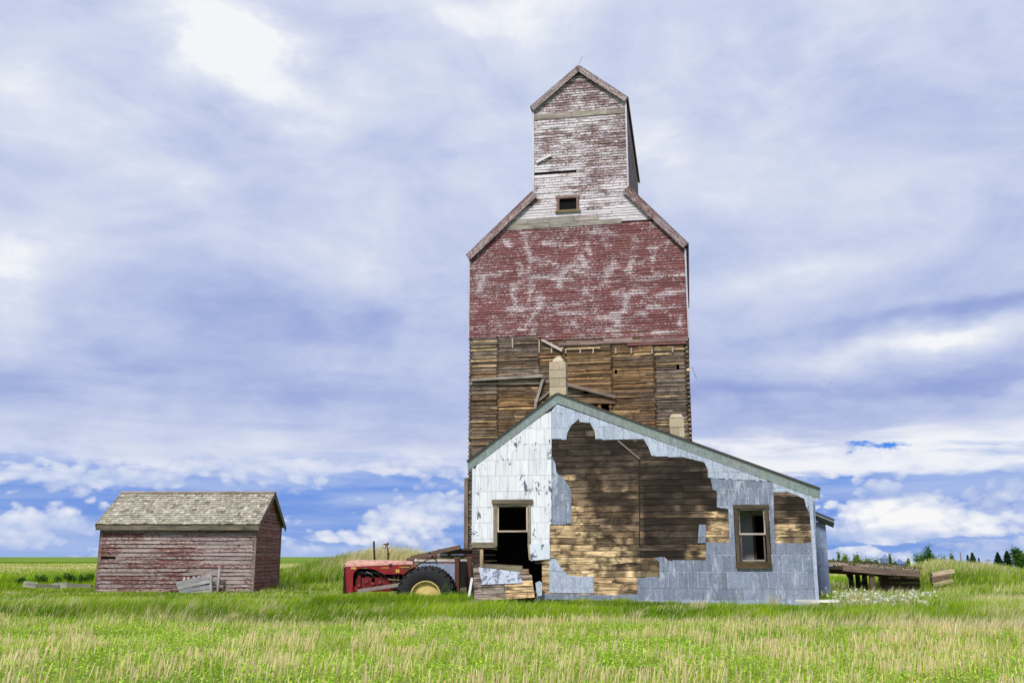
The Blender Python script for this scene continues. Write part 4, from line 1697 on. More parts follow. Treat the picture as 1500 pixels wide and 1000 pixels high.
for sgn in (-1, 1):
    for xe in (SE1, SE0):
        mb = MB()
        p0 = Vector((xe - .02 * (1 if xe == SE1 else -1), RY + sgn * (RY - ey) * 1.0, ez - .09))
        p1 = Vector((xe - .02 * (1 if xe == SE1 else -1), RY, RZ - .09))
        mb.beam(p0, p1, .03, .22, jc(srgb(128, 112, 108), .08), up=(0, -sgn * 0 + (-sl.z if sgn < 0 else sl.z), sl.y))
        mb.build('barge_board', M['wood'], shed, so)

# broken board crate leaning on the shed
bx = empty('broken_board_panel', (-13.8, 42.4, 0), 0, 'grey broken panel of boards on posts leaning against the front of the red shed', 'board panel')
bo_ = (-13.8, 42.4, 0)
mb = MB()


def sy(px, py, Y=42.3):
    x, z = atY(px, py, Y)
    return (x, Y, z)


for (q0, q1, wd, c) in (((258, 855), (310, 843), .17, srgb(156, 154, 156)), ((260, 860), (310, 850), .16, srgb(168, 166, 168)), ((262, 866), (311, 858), .17, srgb(150, 150, 154)), ((264, 872), (311, 865), .17, srgb(160, 158, 160))):
    mb.beam(sy(*q0), sy(*q1), .03, wd, jc(c, .08))
mb.build('slats', M['wood'], bx, bo_)
mb = MB()
mb.beam(sy(268, 841, 42.6), sy(322, 836, 42.6), .04, .13, srgb(140, 134, 126))
for px in (269, 275, 283, 290, 296):
    mb.beam(sy(px, 851, 42.45), sy(px + 1.5, 845 - (px - 269) * .1, 42.45), .05, .09, srgb(186, 180, 172), up=(1, 0, 0))
mb.build('top_rail', M['wood'], bx, bo_)
for q0, q1, Y in (((318, 868), (322, 832), 42.55), ((309, 868), (310, 841), 42.2)):
    mb = MB()
    mb.beam(sy(*q0, Y), sy(*q1, Y), .09, .09, srgb(158, 154, 152), up=(1, 0, 0))
    mb.build('post', M['wood'], bx, bo_)
mb = MB()
for y0 in (848, 854, 861):
    mb.beam(sy(312, y0 + 1, 42.6), sy(318, y0, 42.6), .03, .14, jc(srgb(146, 142, 142), .1))
mb.build('rear_slats', M['wood'], bx, bo_)

# ================================================================== TRACTOR
TY = 31.0
tx0 = -2.70
tractor = empty('tractor', (-3.6, TY + .55, 0), 0, 'old red farm tractor with yellow rear wheels sunk in the grass facing left', 'tractor')
to = (-3.6, TY + .55, 0)
RED = srgb(140, 30, 36)
PINK = srgb(190, 146, 132)


def ty(px, py, Y=TY): return atY(px, py, Y)


TYn = TY + .22      # near side of the hood
TYf = TYn + .62
side = [ty(*p, TYn) for p in ((506, 830), (600, 826), (603, 838), (600, 840), (562, 840.6), (556, 837), (548, 833.5), (536, 831.5), (525, 832.5), (519, 837), (517, 844), (516.6, 868), (508, 868))]
for yy in (TYn, TYf - .02):
    mb = MB()
    mb.prism(side, yy, yy + .02, RED)
    mb.build('hood_side', M['redmetal'], tractor, to)
# hood top: rounded shell
mb = MB()
prof = []
xs = [(504, 831, 826.5), (505.5, 829.5, 823.5), (509, 829.5, 822), (520, 829.3, 821.2), (560, 827.5, 821), (590, 826.4, 821.8), (600, 826, 823), (604, 827, 824)]
ring = []
for px, yb, yt in xs:
    xb, zb = ty(px, yb, TYn)
    _, zt = ty(px, yt, TYn)
    ids = []
    for k in range(11):
        t = k / 10
        y = TYn - .012 + (TYf - TYn + .024) * t
        s = max(0.0, sin(pi * t)) ** .55
        ids.append(mb.vert((xb, y, zb + (zt + .03 - zb) * s), mixc(PINK, RED, .0 if .08 < t < .92 else .35), (xb, y, 0)))
    if ring:
        for k in range(10):
            mb.face((ring[k], ids[k], ids[k + 1], ring[k + 1]), True)
    ring = ids
mb.face(ring)
mb.build('hood_top', M['redmetal'], tractor, to)
# grille
mb = MB()
gx0, gz1 = ty(503, 828, TYn)
gx1, gz0 = ty(509, 869, TYn)
mb.box(gx0 + .015, gx1, TYn + .02, TYf - .02, gz0, gz1 + .02, srgb(34, 22, 22))
for k in range(9):
    z = gz0 + (gz1 - gz0) * (k + .5) / 9
    mb.box(gx0, gx0 + .02, TYn + .03, TYf - .03, z - .012, z + .012, srgb(74, 40, 38))
mb.box(gx0 - .005, gx0 + .03, (TYn + TYf) / 2 - .02, (TYn + TYf) / 2 + .02, gz0, gz1 + .02, srgb(120, 26, 30))
for k in range(9):
    z = gz0 + (gz1 - gz0) * (k + .5) / 9
    mb.box(gx0 + .03, gx1 - .01, TYn + .006, TYn + .02, z - .010, z + .010, srgb(58, 30, 30))
mb.build('grille', M['metal'], tractor, to)
# engine
mb = MB()
ex0, ez1 = ty(521, 842, TYn + .1)
ex1, ez0 = ty(572, 866, TYn + .1)
yc = (TYn + TYf) / 2
mb.box(ex0, ex1, yc - .14, yc + .14, ez0, ez1 - .06, srgb(110, 18, 24))
for i in range(4):
    x = ex0 + .12 + i * .22
    if i in (0, 2, 3): mb.lathe([(0, 0), (.07, 0), (.07, .1), (0, .1)], mixc(RED, (.02, .01, .01), .3), (x, yc - .24, ez0 + .16 + .03 * i), 14)
    mb.box(x - .05, x + .04 + .03 * (i % 2), yc - .2 + .03 * i, yc + .1, ez0 + .22 + .04 * (i % 2), ez1 - .04 * (i % 3), jc(mixc(RED, (.02, .01, .01), .25 + .15 * (i % 2)), .3))  # reds mixed towards black to deepen the bay's shade
mb.box(ex0 - .06, ex0 + .08, yc - .22, yc + .1, ez0 + .02, ez0 + .16, RED)
mb.build('engine', M['redmetal'], tractor, to)
mb = MB()
for i in range(5):
    x = ex0 + .1 + i * .2
    mb.tube([(x, yc - .2, ez1), (x + .05, yc - .26, ez1 + .10), (x + .2, yc - .24, ez1 + .04), (x + .26, yc - .2, ez1 - .05)], .009, srgb(170, 168, 170) if i % 2 else srgb(50, 46, 46), 5)
mb.box(ex0, ex1 + .4, yc - .16, yc + .2, ez1 + .03, ez1 + .12, srgb(26, 22, 22))  # dark box and plate added so the engine bay reads as shaded
mb.box(ex0 - .08, ex1 + .35, TYf - .06, TYf - .03, ez0, ez1 + .20, srgb(22, 18, 18))
mb.build('wiring_and_shade_plates', M['metal'], tractor, to)
# transmission and frame
mb = MB()
fx0, fz = ty(560, 850, TY + .5)
fx1, _ = ty(625, 850, TY + .5)
mb.box(fx0, fx1, yc - .13, yc + .13, .45, .82, srgb(70, 32, 30))
mb.box(fx0 + .35, fx0 + .45, yc - .2, yc + .2, .5, 1.0, srgb(60, 40, 36))
mb.tube([(fx0 + .5, yc - .2, .6), (fx0 + .55, yc - .22, 1.0)], .02, srgb(90, 76, 60), 6)
mb.tube([(fx0 + .2, yc - .2, .8), (fx0 + .6, yc - .22, .76)], .025, srgb(120, 110, 90), 6)
mb.build('transmission', M['redmetal'], tractor, to)
mb = MB()
p0, p1 = ty(524, 865, TY + .1), ty(588, 855.5, TY + .1)
mb.beam((p0[0], TY + .1, p0[1]), (p1[0], TY + .1, p1[1]), .04, .11, srgb(150, 138, 130))
mb.build('frame_rail', M['metal'], tractor, to)
# dashboard and fuel tank end
mb = MB()
a0, zt = ty(600, 826, TYn)
a1, zb = ty(611, 841, TYn)
mb.prism([(a0, zb), (a0, zt), (a0 + .12, zt + .0), (a1, zb + .22), (a1 - .05, zb)], TYn + .01, TYf - .01, srgb(132, 92, 72))
mb.build('dashboard', M['redmetal'], tractor, to)
mb = MB()
a0, zt = ty(585, 824, TYn - .004)
a1, zb = ty(600, 840, TYn - .004)
mb.box(a0 + .12, a1 + .03, TYn - .006, TYn - .002, zb + .02, zt - .04, srgb(96, 58, 44))
mb.build('rust_panel', M['metal'], tractor, to)
# trim lines and numbers
for (x0, x1, y) in ((558, 570, 831.2), (585, 600, 830.2)):
    mb = MB()
    p0, p1 = ty(x0, y, TYn), ty(x1, y, TYn)
    mb.box(p0[0], p1[0], TYn - .010, TYn - .0065, p0[1] - .012, p0[1] + .012, srgb(196, 150, 70))
    mb.build('hood_trim', M['yellow'], tractor, to)
mb = MB()
p0 = ty(569.5, 841, TYn)
mb.box(p0[0] - .004, p0[0] + .004, TYn - .006, TYn - .001, p0[1], p0[1] + .32, srgb(50, 10, 12), axis=2)
p0 = ty(572, 826, TYn)
mb.box(p0[0] - .05, p0[0] + .05, TYn - .03, TYn - .002, p0[1] - .05, p0[1] + .02, srgb(60, 50, 52))
mb.build('hood_latch', M['metal'], tractor, to)


def letters(txt, px, py, size, name, mat, Y):
    cu = bpy.data.curves.new(name, 'FONT')
    cu.body = txt
    cu.size = size
    cu.extrude = .002
    cu.offset = .004
    cu.align_x = 'CENTER'
    cu.align_y = 'CENTER'
    tmp = bpy.data.objects.new('tmp_text', cu)
    me = bpy.data.meshes.new_from_object(tmp)
    bpy.data.objects.remove(tmp)
    x, z = ty(px, py, Y)
    me.transform(Matrix.Translation((x - to[0], Y - .004 - to[1], z)) @ Matrix.Rotation(pi / 2, 4, 'X'))
    a = me.attributes.new('Col', 'FLOAT_COLOR', 'POINT')
    a.data.foreach_set('color', list(srgb(232, 208, 96) + (1,)) * len(me.vertices))
    me.materials.clear()
    me.materials.append(mat)
    o = bpy.data.objects.new(name, me)
    COLL.objects.link(o)
    o.parent = tractor


letters('55', 582.5, 836, .13, 'hood_number', M['yellow'], TYn - .004)
letters('MH', 517.8, 832, .10, 'hood_badge', M['yellow'], TYn - .004)
# pipes
mb = MB()
x, zb = ty(549, 822, yc)
x2, zt = ty(547.5, 792, yc)
mb.tube([(x, yc, zb - .1), (x2, yc, zt)], .032, srgb(40, 34, 32), 10)
mb.build('exhaust_pipe', M['metal'], tractor, to)
mb = MB()
x, zb = ty(568.5, 822, yc)
x2, zt = ty(566.5, 797, yc)
mb.tube([(x, yc, zb - .1), (x, yc, zb + .25), (x2, yc, zt)], [.032, .028, .022], srgb(84, 66, 44), 8)
mb.tube([(x, yc, zb + .22), (x, yc, zb + .27)], .045, srgb(84, 66, 44), 8)
ap = mb.build('intake_pipe', M['metal'], tractor, to)
mb = MB()
mb.tube([(x2 - .07, yc, zt - .13), (x2 - .07, yc, zt - .03)], .045, srgb(186, 180, 168), 10)
mb.tube([(x2 - .10, yc, zt - .02), (x2 + .07, yc, zt + .03)], .035, srgb(104, 84, 50), 8)
mb.build('intake_cap', M['metal'], ap)
COLL.objects[-1].data.transform(Matrix.Translation((-to[0], -to[1], 0)))


# wheels
def tyre(cx, cy, cz, R, wd, rim, name, lugs):
    mb = MB()
    r0 = rim
    prof = [(r0, -wd * .40), (r0 + .04, -wd * .5), (R * .86, -wd * .52), (R * .96, -wd * .42), (R, -wd * .2), (R, wd * .2), (R * .96, wd * .42), (R * .86, wd * .52), (r0 + .04, wd * .5), (r0, wd * .40)]
    mb.lathe(prof, srgb(38, 38, 40), (cx, cy, cz), 48)
    for k in range(lugs):
        for sg in (-1, 1):
            t = 2 * pi * (k + (.5 if sg > 0 else 0)) / lugs
            t2 = t + .16
            p0 = Vector((cx + cos(t) * (R + .01), cy + sg * wd * .48, cz + sin(t) * (R + .01) * 1.0))
            p0 = Vector((cx + cos(t) * (R * .95), cy + sg * wd * .5, cz + sin(t) * (R * .95)))
            p1 = Vector((cx + cos(t2) * (R + .015), cy + sg * .02, cz + sin(t2) * (R + .015)))
            mb.beam(p0, p1, .05, .05, srgb(34, 34, 36), up=(cos(t), 0, sin(t)))
    o = mb.build(name, M['rubber'], tractor, to)
    return o


def rimdisc(cx, cy, cz, r, par, col, dish=.10, back=.2):
    mb = MB()
    mb.lathe([(r + .012, -.02), (r + .012, -.05), (r - .03, -.05), (r - .05, .02), (r * .82, .03), (r * .80, .055), (r * .52, .05), (r * .48, .02), (r * .30, .015), (r * .28, -.01), (r * .16, -.012), (r * .15, -.05), (0.001, -.05)], col, (cx, cy, cz), 40, False)
    mb.lathe([(r + .01, -.02), (r + .01, back)], col, (cx, cy, cz), 40)
    for k in range(8):
        t = 2 * pi * k / 8
        mb.lathe([(.028, -.004), (.001, -.006)], srgb(44, 34, 20), (cx + cos(t) * r * .9, cy + .018, cz + sin(t) * r * .9), 8)
    o = mb.build('rim', M['yellow'], par)
    o.data.transform(Matrix.Translation((-to[0], -to[1], 0)))


WZ = .29
YEL = srgb(206, 182, 112)
for yy, sgn in ((TY - .05, 1), (TY + 1.15, -1)):
    o = tyre(tx0, yy, WZ, .90, .36, .48, 'rear_tyre', 24)
    rimdisc(tx0, yy - .10, WZ, .48, o, YEL)
for yy in (TYn - .25, TYf + .15):
    xw = gx0 + .55
    o = tyre(xw, yy, -.10, .34, .16, .2, 'front_tyre', 0)
    rimdisc(xw, yy - .05, -.10, .2, o, YEL, back=.1)
# fender, seat, steering wheel
for yy in (TY + .10, TY + 1.06):
    mb = MB()
    pts = [(tx0 + .97 * cos(t), WZ + .97 * sin(t)) for t in np.linspace(radians(140), radians(112), 12)]
    inn = [(tx0 + .66 * cos(t), WZ + .66 * sin(t)) for t in np.linspace(radians(112), radians(140), 12)]
    mb.prism(pts + inn, yy, yy + .02, srgb(120, 18, 24))
    for i in range(11):
        mb.beam((pts[i][0], yy - .10, pts[i][1]), (pts[i + 1][0], yy - .10, pts[i + 1][1]), .24, .02, srgb(126, 20, 26), up=(pts[i][0] - tx0, 0, pts[i][1] - WZ))
    mb.build('fender', M['redmetal'], tractor, to)
mb = MB()
cxs, czs = ty(634, 815, yc)
dirv = Vector((.72, 0, .69))
side_v = Vector((0, 1, 0))
upv = dirv.cross(side_v)
pts = [Vector((cxs, yc, czs)) + (side_v * cos(t) + upv * sin(t)) * .20 for t in np.linspace(0, 2 * pi, 21)]
mb.tube(pts, .013, srgb(36, 30, 30), 6, cap=False)
for t in (.3, .3 + 2.09, .3 + 4.19):
    mb.tube([(cxs, yc, czs), Vector((cxs, yc, czs)) + (side_v * cos(t) + upv * sin(t)) * .20], .010, srgb(60, 50, 48), 5)
x3, z3 = ty(610, 828, yc)
mb.tube([(cxs, yc, czs), (x3, yc, z3)], .02, srgb(80, 56, 50), 6)
mb.build('steering_wheel', M['metal'], tractor, to)
mb = MB()
sx, sz = ty(652, 822, yc)
for k in range(6):
    t0 = -.25 + k * .1
    mb.box(sx + t0 * .9, sx + (t0 + .1) * .9 - .0, yc - .22, yc + .22, sz - .06 + abs(t0) ** 2 * .5, sz - .03 + abs(t0) ** 2 * .5, srgb(150, 92, 80))
mb.build('seat', M['redmetal'], tractor, to)
mb = MB()
p = ty(609, 821, TYn)
mb.lathe([(.001, -.04), (.05, -.04), (.06, .0), (.05, .08), (.001, .1)], srgb(196, 186, 186), (p[0], TYn + .1, p[1]), 14)
mb.build('headlamp', M['metal'], tractor, to)
mb = MB()
p = ty(629, 814, TYn)
mb.lathe([(.001, -.04), (.05, -.04), (.06, .0), (.05, .08), (.001, .1)], srgb(186, 176, 180), (p[0], TYn + .5, p[1]), 14)
mb.build('headlamp', M['metal'], tractor, to)

# metal grain box on rusty posts, behind the tractor's rear wheel
BXC = 32.55
bq = lambda px, py, c=BXC: on_front(px, py, c)
a1, zt = bq(667, 822)
a0 = bq(613, 823)[0]
gbx = empty('metal_bin', W((a0 + a1) / 2, BXC + .9), -TH, 'open galvanised metal bin on rusty posts behind the rear wheel of the tractor', 'bin')
go = ((a0 + a1) / 2, BXC + .9, 0)
far = BXC + 1.75
zl = .45
mb = MB()
mb.box(a0, a1 - .02, BXC, BXC + .015, zl, zt, srgb(150, 162, 184))
mb.build('front_panel', M['galvdark'], gbx, go)
mb = MB()
mb.box(a1 - .01, a1 + .005, BXC + .02, far, zl, zt, srgb(140, 152, 180))
mb.build('end_panel', M['galvdark'], gbx, go)
mb = MB()
mb.box(a0, a1, far, far + .015, zl, zt, srgb(140, 152, 176))
mb.build('rear_panel', M['galvdark'], gbx, go)
for c in (BXC - .03, far + .03):
    mb = MB()
    mb.box(a0 - .05, a1 + .02, c - .03, c + .03, zt + .002, zt + .07, srgb(188, 182, 170))
    mb.build('top_rail', M['wood'], gbx, go)
for c, w in ((BXC - .03, .15), (far + .03, .17)):
    mb = MB()
    mb.box(a1 + .01, a1 + .01 + w, c - .06, c + .06, -.1, zt + .1, srgb(98, 62, 52), axis=2, jit=.01)
    mb.box(a1 - .04, a1 + .06 + w, c - .07, c + .07, zt + .102, zt + .15, srgb(104, 84, 70))
    mb.build('post', M['metal'], gbx, go)

# broken timbers behind the bin
c1 = 35.2
p0, p1 = on_front(602, 817, c1), on_front(674, 800.5, c1)
stick('fallen_timber', W(p0[0], c1, p0[1]), W(p1[0], c1, p1[1]), .12, .15, srgb(112, 92, 78), 'wood', 'long weathered timber slanting up behind the tractor towards the grain elevator', 'timber')
p0, p1 = on_front(596, 822, c1 + .3), on_front(640, 813, c1 + .3)
stick('fallen_timber', W(p0[0], c1 + .3, p0[1]), W(p1[0], c1 + .3, p1[1]), .1, .22, srgb(104, 76, 66), 'wood', 'short dark board lying under the long slanting timber behind the tractor', 'timber')
lw = empty('board_fence_wall', W(-9.0, 35.6), -TH, 'low collapsed wall of grey boards between the slanting timber and the grain elevator', 'wall')
lo = (-9.0, 35.6, 0)
mb = MB()
a0, zt = on_front(640, 805, 35.6)
a1, _ = on_front(692, 805, 35.6)
z = .1
while z < zt - .05:
    mb.box(a0 + random.uniform(-.1, .3), a1, 35.58, 35.62, z, z + .15, jc(srgb(122, 108, 90), .15))
    z += .165
mb.build('boards', M['wood'], lw, lo)
mb = MB()
mb.beam((a0 + .1, 35.5, zt), (a1 + .1, 35.5, zt + .02), .3, .06, srgb(78, 66, 58))
mb.build('cap_board', M['wood'], lw, lo)
for a in (a0 + .4, a1 - .15):
    mb = MB()
    mb.box(a, a + .12, 35.62, 35.74, -.1, zt, srgb(104, 84, 70), axis=2)
    mb.build('post', M['wood'], lw, lo)
# rusty pipes and stove-like scrap against the elevator corner
mb = MB()
a, zt = on_front(694, 812, 34.8)
mb.box(a - .25, a + .12, 34.8, 35.2, 0.1, zt, srgb(92, 44, 38), jit=.03)
mb.tube([(a - .2, 34.75, .9), (a + .25, 34.75, 1.0)], .05, srgb(150, 126, 104), 8)
mb.tube([(a - .1, 34.7, 1.25), (a + .3, 34.7, 1.1)], .06, srgb(178, 164, 150), 8)
mb.tube([(a - .9, 34.6, .55), (a + .3, 34.6, .5)], .03, srgb(120, 104, 90), 6)
o = mb.build('rusty_scrap', M['metal'], None, (a, 34.9, 0))
o.location = W(a, 34.9)
o.rotation_euler = (0, 0, -TH)
tag(o, 'dark red rusty scrap between the metal bin and the low building corner', 'scrap metal')

# ================================================================== RAMP at the right
RCc = 46.6
ramp = empty('loading_ramp', W(17, RCc), -TH, 'old dark timber ramp on posts running from the building into a grassy mound', 'ramp')
ro = (17, RCc, 0)


def rf_(px, py, c=RCc): return on_front(px, py, c)


TB = srgb(122, 104, 94)
TD = srgb(62, 48, 42)  # darker copy for timbers under the deck, shade put into the colour
mb = MB()
pA, pB = rf_(1200, 826), rf_(1346, 834)
# deck boards, laid across the ramp
n = 46
for k in range(n):
    t0, t1 = k / n, (k + 1) / n
    a0 = pA[0] + (pB[0] - pA[0]) * t0
    a1 = pA[0] + (pB[0] - pA[0]) * t1 - .015
    z = pA[1] + (pB[1] - pA[1]) * t0
    if random.random() < .06: continue
    dz = random.uniform(-.02, .03)
    mb.beam(((a0 + a1) / 2, RCc + .1 + random.uniform(-.1, .15), z + dz), ((a0 + a1) / 2, RCc + 6.2 + random.uniform(-.2, .2), z + dz + .13), a1 - a0, .05, jc(srgb(164, 148, 128), .25))
mb.build('deck', M['wood'], ramp, ro)
mb = MB()
x = pA[0]
while x < pB[0]:
    e = x + random.uniform(.5, 1.4)
    z = pA[1] + (pB[1] - pA[1]) * (x - pA[0]) / (pB[0] - pA[0])
    mb.box(x, e - .02, RCc + 6.0, RCc + 6.2, z + .12, z + .18 + random.uniform(0, .07), jc(srgb(74, 62, 50), .25), jit=.02)
    x = e
mb.build('curb', M['wood'], ramp, ro)
for p0, p1, h, c, b in (((1234, 830.5), (1306, 837.0), .27, TB, 0), ((1305, 836.5), (1347, 839), .27, jc(TB), -.03), ((1200, 829.5), (1234, 831), .14, TD, .05), ((1200, 833), (1340, 842), .3, TD, 1.9), ((1200, 833), (1340, 842), .3, TD, 4.0), ((1200, 833), (1340, 842), .3, TD, 6.0)):
    mb = MB()
    q0, q1 = rf_(*p0), rf_(*p1)
    z_off = -.02
    mb.beam((q0[0], RCc + b, q0[1] + z_off), (q1[0], RCc + b, q1[1] + z_off), .22, h, c)
    mb.build('beam', M['wood'], ramp, ro)
# trestle bent: four posts across the ramp, cap and braces
a_b, zc = rf_(1277, 837)
for b, w, c in ((.0, .21, srgb(96, 80, 70)), (1.95, .20, TD), (3.9, .20, TD), (6.0, .22, srgb(48, 36, 32))):
    mb = MB()
    mb.box(a_b - w / 2, a_b + w / 2, RCc + b, RCc + b + w, -.5, zc - .12, jc(c, .1), axis=2)
    mb.build('post', M['wood'], ramp, ro)
mb = MB()
mb.box(a_b - .16, a_b + .16, RCc - .1, RCc + 6.5, zc - .115, zc + .0, TD, axis=1)
mb.build('cap_beam', M['wood'], ramp, ro)
for y0, z0, y1, z1 in ((.3, zc - .25, 1.9, .25), (6.0, zc - .2, 4.1, .15)):
    mb = MB()
    mb.beam((a_b - .2, RCc + y0, z0), (a_b - .2, RCc + y1, z1), .06, .14, TD)
    mb.build('brace', M['wood'], ramp, ro)
# timber crib abutment
a0 = rf_(1300, 850)[0]
a1 = rf_(1350, 850)[0]
mb = MB()
z = -.5
while z < .62:
    mb.box(a0 + (z + .5) * -.12, a1, RCc + .35, RCc + .6, z, z + .2, jc(srgb(56, 44, 38), .2))
    mb.box(a0 + (z + .5) * -.12, a0 + .22, RCc + .62, RCc + 1.6, z, z + .2, jc(srgb(104, 84, 74), .2), axis=1)
    z += .215
mb.build('abutment', M['wood'], ramp, ro)

# rubble planks by the mound
for i, (p0, p1, h, lab) in enumerate((((1364, 841), (1394, 836), .18, 'bleached plank slab jutting from the mound, upper one of the broken pair'),
                                      ((1364, 848), (1388, 843), .20, 'brown timber block between the two bleached slabs in the mound'),
                                      ((1366, 856), (1392, 850), .16, 'flat bleached slab lying low against the mound'))):
    Y = 45.6 - i * .25
    x0, z0 = atY(*p0, Y)
    x1, z1 = atY(*p1, Y)
    stick('timber_slab', (x0, Y, z0), (x1, Y - .2, z1), .5, h, (srgb(176, 160, 134), srgb(120, 100, 84), srgb(166, 152, 120))[i], 'wood', lab, 'timber', 'broken slabs in the mound')

# left debris line in the grass
for i, (p0, p1, w, lab) in enumerate((((34, 855.5), (52, 858), .22, 'pale grey board in the grass at the left end of the debris line'),
                                      ((48, 858), (84, 859), .12, 'thin weathered board in the middle of the debris line left of the shed'),
                                      ((76, 859), (96, 856.5), .22, 'dark grey board in the debris line, second from the shed'),
                                      ((88, 857), (132, 859), .13, 'long low board at the end of the debris line nearest the shed'))):
    Y = 41.5 + i * .15
    x0, z0 = atY(*p0, Y)
    x1, z1 = atY(*p1, Y)
    stick('old_board', (x0, Y, z0 + .02), (x1, Y + .2, z1 + .02), .25, w, jc(srgb(158, 156, 146) if i % 2 == 0 else srgb(126, 122, 112), .1), 'wood', lab, 'board', 'old boards lying left of the shed')


# ================================================================== VEGETATION (numpy meshes)
def np_mesh(name, V, Fc, C, mat, kind=None, parent=None):
    """V (n,3); Fc list of (k-gon index arrays); C (n,3)"""
    me = bpy.data.meshes.new(name)
    loops = np.concatenate([f.reshape(-1) for f in Fc])
    tot = np.concatenate([np.full(len(f), f.shape[1]) for f in Fc])
    start = np.concatenate([[0], np.cumsum(tot)[:-1]])
    me.vertices.add(len(V))
    me.vertices.foreach_set('co', V.astype(np.float32).reshape(-1))
    me.loops.add(len(loops))
    me.loops.foreach_set('vertex_index', loops.astype(np.int32))
    me.polygons.add(len(tot))
    me.polygons.foreach_set('loop_start', start.astype(np.int32))
    me.polygons.foreach_set('loop_total', tot.astype(np.int32))
    me.update(calc_edges=True)
    a = me.attributes.new('Col', 'FLOAT_COLOR', 'POINT')
    a.data.foreach_set('color', np.concatenate([C, np.ones((len(C), 1))], 1).astype(np.float32).reshape(-1))
    me.materials.append(mat)
    o = bpy.data.objects.new(name, me)
    COLL.objects.link(o)
    if parent: o.parent = parent
    if kind: o['kind'] = kind
    return o


def blades(x, y, z, h, wd, lean, ldir, col, tipc=None, blunt=False, fac=None):
    """curved blades: base pair, middle pair, tip -> arrays"""
    n = len(x)
    ph = rng.uniform(0, pi, n) if fac is None else fac
    sx, sy_ = np.cos(ph) * wd / 2, np.sin(ph) * wd / 2
    lx, ly = np.cos(ldir) * lean, np.sin(ldir) * lean
    base = np.stack([x, y, z], 1)
    mid = np.stack([x + lx * h * .35, y + ly * h * .35, z + h * .58], 1)
    tip = np.stack([x + lx * h, y + ly * h, z + h * np.sqrt(np.maximum(.1, 1 - lean ** 2 * .5))], 1)
    s = np.stack([sx, sy_, np.zeros(n)], 1)
    if blunt:
        V = np.stack([base - s, base + s, tip + s * .8, tip - s * .8], 1).reshape(-1, 3)
        i = np.arange(n)[:, None] * 4
        Fq = [i + np.array([0, 1, 2, 3])]
        C = np.repeat(col[:, None, :], 4, 1)
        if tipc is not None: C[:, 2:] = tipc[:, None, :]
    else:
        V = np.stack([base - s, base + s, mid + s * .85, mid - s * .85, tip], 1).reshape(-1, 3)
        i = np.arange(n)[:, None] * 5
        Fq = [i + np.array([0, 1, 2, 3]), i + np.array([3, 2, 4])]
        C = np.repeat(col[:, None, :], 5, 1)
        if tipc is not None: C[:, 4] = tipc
    return V, Fq, C.reshape(-1, 3)


def join(parts):
    V = np.concatenate([p[0] for p in parts])
    C = np.concatenate([p[2] for p in parts])
    q, tr = [], []
    off = 0
    for p in parts:
        for f in p[1]:
            (q if f.shape[1] == 4 else tr).append(f + off)
        off += len(p[0])
    Fs = []
    if q: Fs.append(np.concatenate(q))
    if tr: Fs.append(np.concatenate(tr))
    return V, Fs, C


def sample(n, y0, y1, power=1.0, margin=2.5, k=.56):
    """points in the wedge seen by the camera (with a margin), denser near when power>1"""
    u = rng.random(n)
    if power == 1.0:
        y = np.sqrt(y0 ** 2 + u * (y1 ** 2 - y0 ** 2))
    else:
        y = y0 * (y1 / y0) ** u
    x = rng.uniform(-1, 1, n) * (y * k + margin)
    return x, y


def keep_out(x, y, pad=0.0):
    a = x * U.x + y * U.y
    b = x * N.x + y * N.y
    m = ~((a > OA0 - .0) & (a < OA1 + .1) & (b > OC - .02 - pad) & (b < OC + OD))
    m &= ~((a > EA0) & (a < EA1) & (b > EC) & (b < EC + ED))
    m &= ~((x > SX0) & (x < SX1) & (y > SY - .02) & (y < SY + SDP))
    m &= ~((a > OA1 - .1) & (a < annex_a1) & (b > AC) & (b < AC + 2.2))
    return m


def L3(*c): return np.array(srgb(*c))


def cmix(a, b, t): return a[None, :] * (1 - t[:, None]) + b[None, :] * t[:, None]


def vary(c, v=.18): return np.clip(c * (1 + rng.uniform(-v, v, (len(c), 1))) * (1 + rng.uniform(-v * .25, v * .25, c.shape)), 0, 1)


G_DEEP, G_MID, G_LITE, G_YEL = L3(86, 134, 6), L3(134, 184, 14), L3(184, 216, 40), L3(208, 216, 80)
T_TAN, T_PALE, T_PINK = L3(230, 212, 150), L3(246, 236, 192), L3(236, 210, 170)

# the edge between stubble field and rough grass (y as a function of x)


def edge_y(x): return 21.6 + .9 * (1 - smst(x, -7, -2)) - 1.0 * smst(x, 4, 9) + .6 * np.sin(x * .35) + 1.2 * (fbm(x * .3, x * 0 + 2, 7) - .5) - .02 * x


# --- stubble
n = 72000
x, y = sample(n, 10.5, 26, 1.0, 2.5)
rows_ = np.abs(((y - .16 * x) / .30) % 1.0 - .5)          # drilled rows
pn = .45 * fbm(x * .5, y * .8, 12) + .55 * fbm(x * 1.7, y * 1.5, 14, 3)
keep = (y < edge_y(x)) & (rng.random(n) < np.clip((pn - .485) * 11, .03, 1) * np.where(rows_ < .28, 1, .25))
x, y, pn = x[keep], y[keep], pn[keep]
n = len(x)
h = rng.uniform(.11, .22, n) * (.75 + .9 * vn(x * 1.6, y * 1.6, 15))
col = vary(cmix(T_TAN * .96, T_PINK, rng.random(n)), .2)
sel = rng.random(n) < .25
col[sel] = vary(cmix(T_PALE, G_YEL, rng.random(sel.sum())), .1)
st1 = blades(x, y, ground_z(x, y) - .01, h, rng.uniform(.009, .016, n), rng.uniform(.02, .40, n), rng.normal(0.1, .9, n), col * .85, col, blunt=True, fac=rng.normal(0, .5, n))
V, Fq, C = st1
np_mesh('stubble', V, Fq, C, M['grass'], 'stuff')

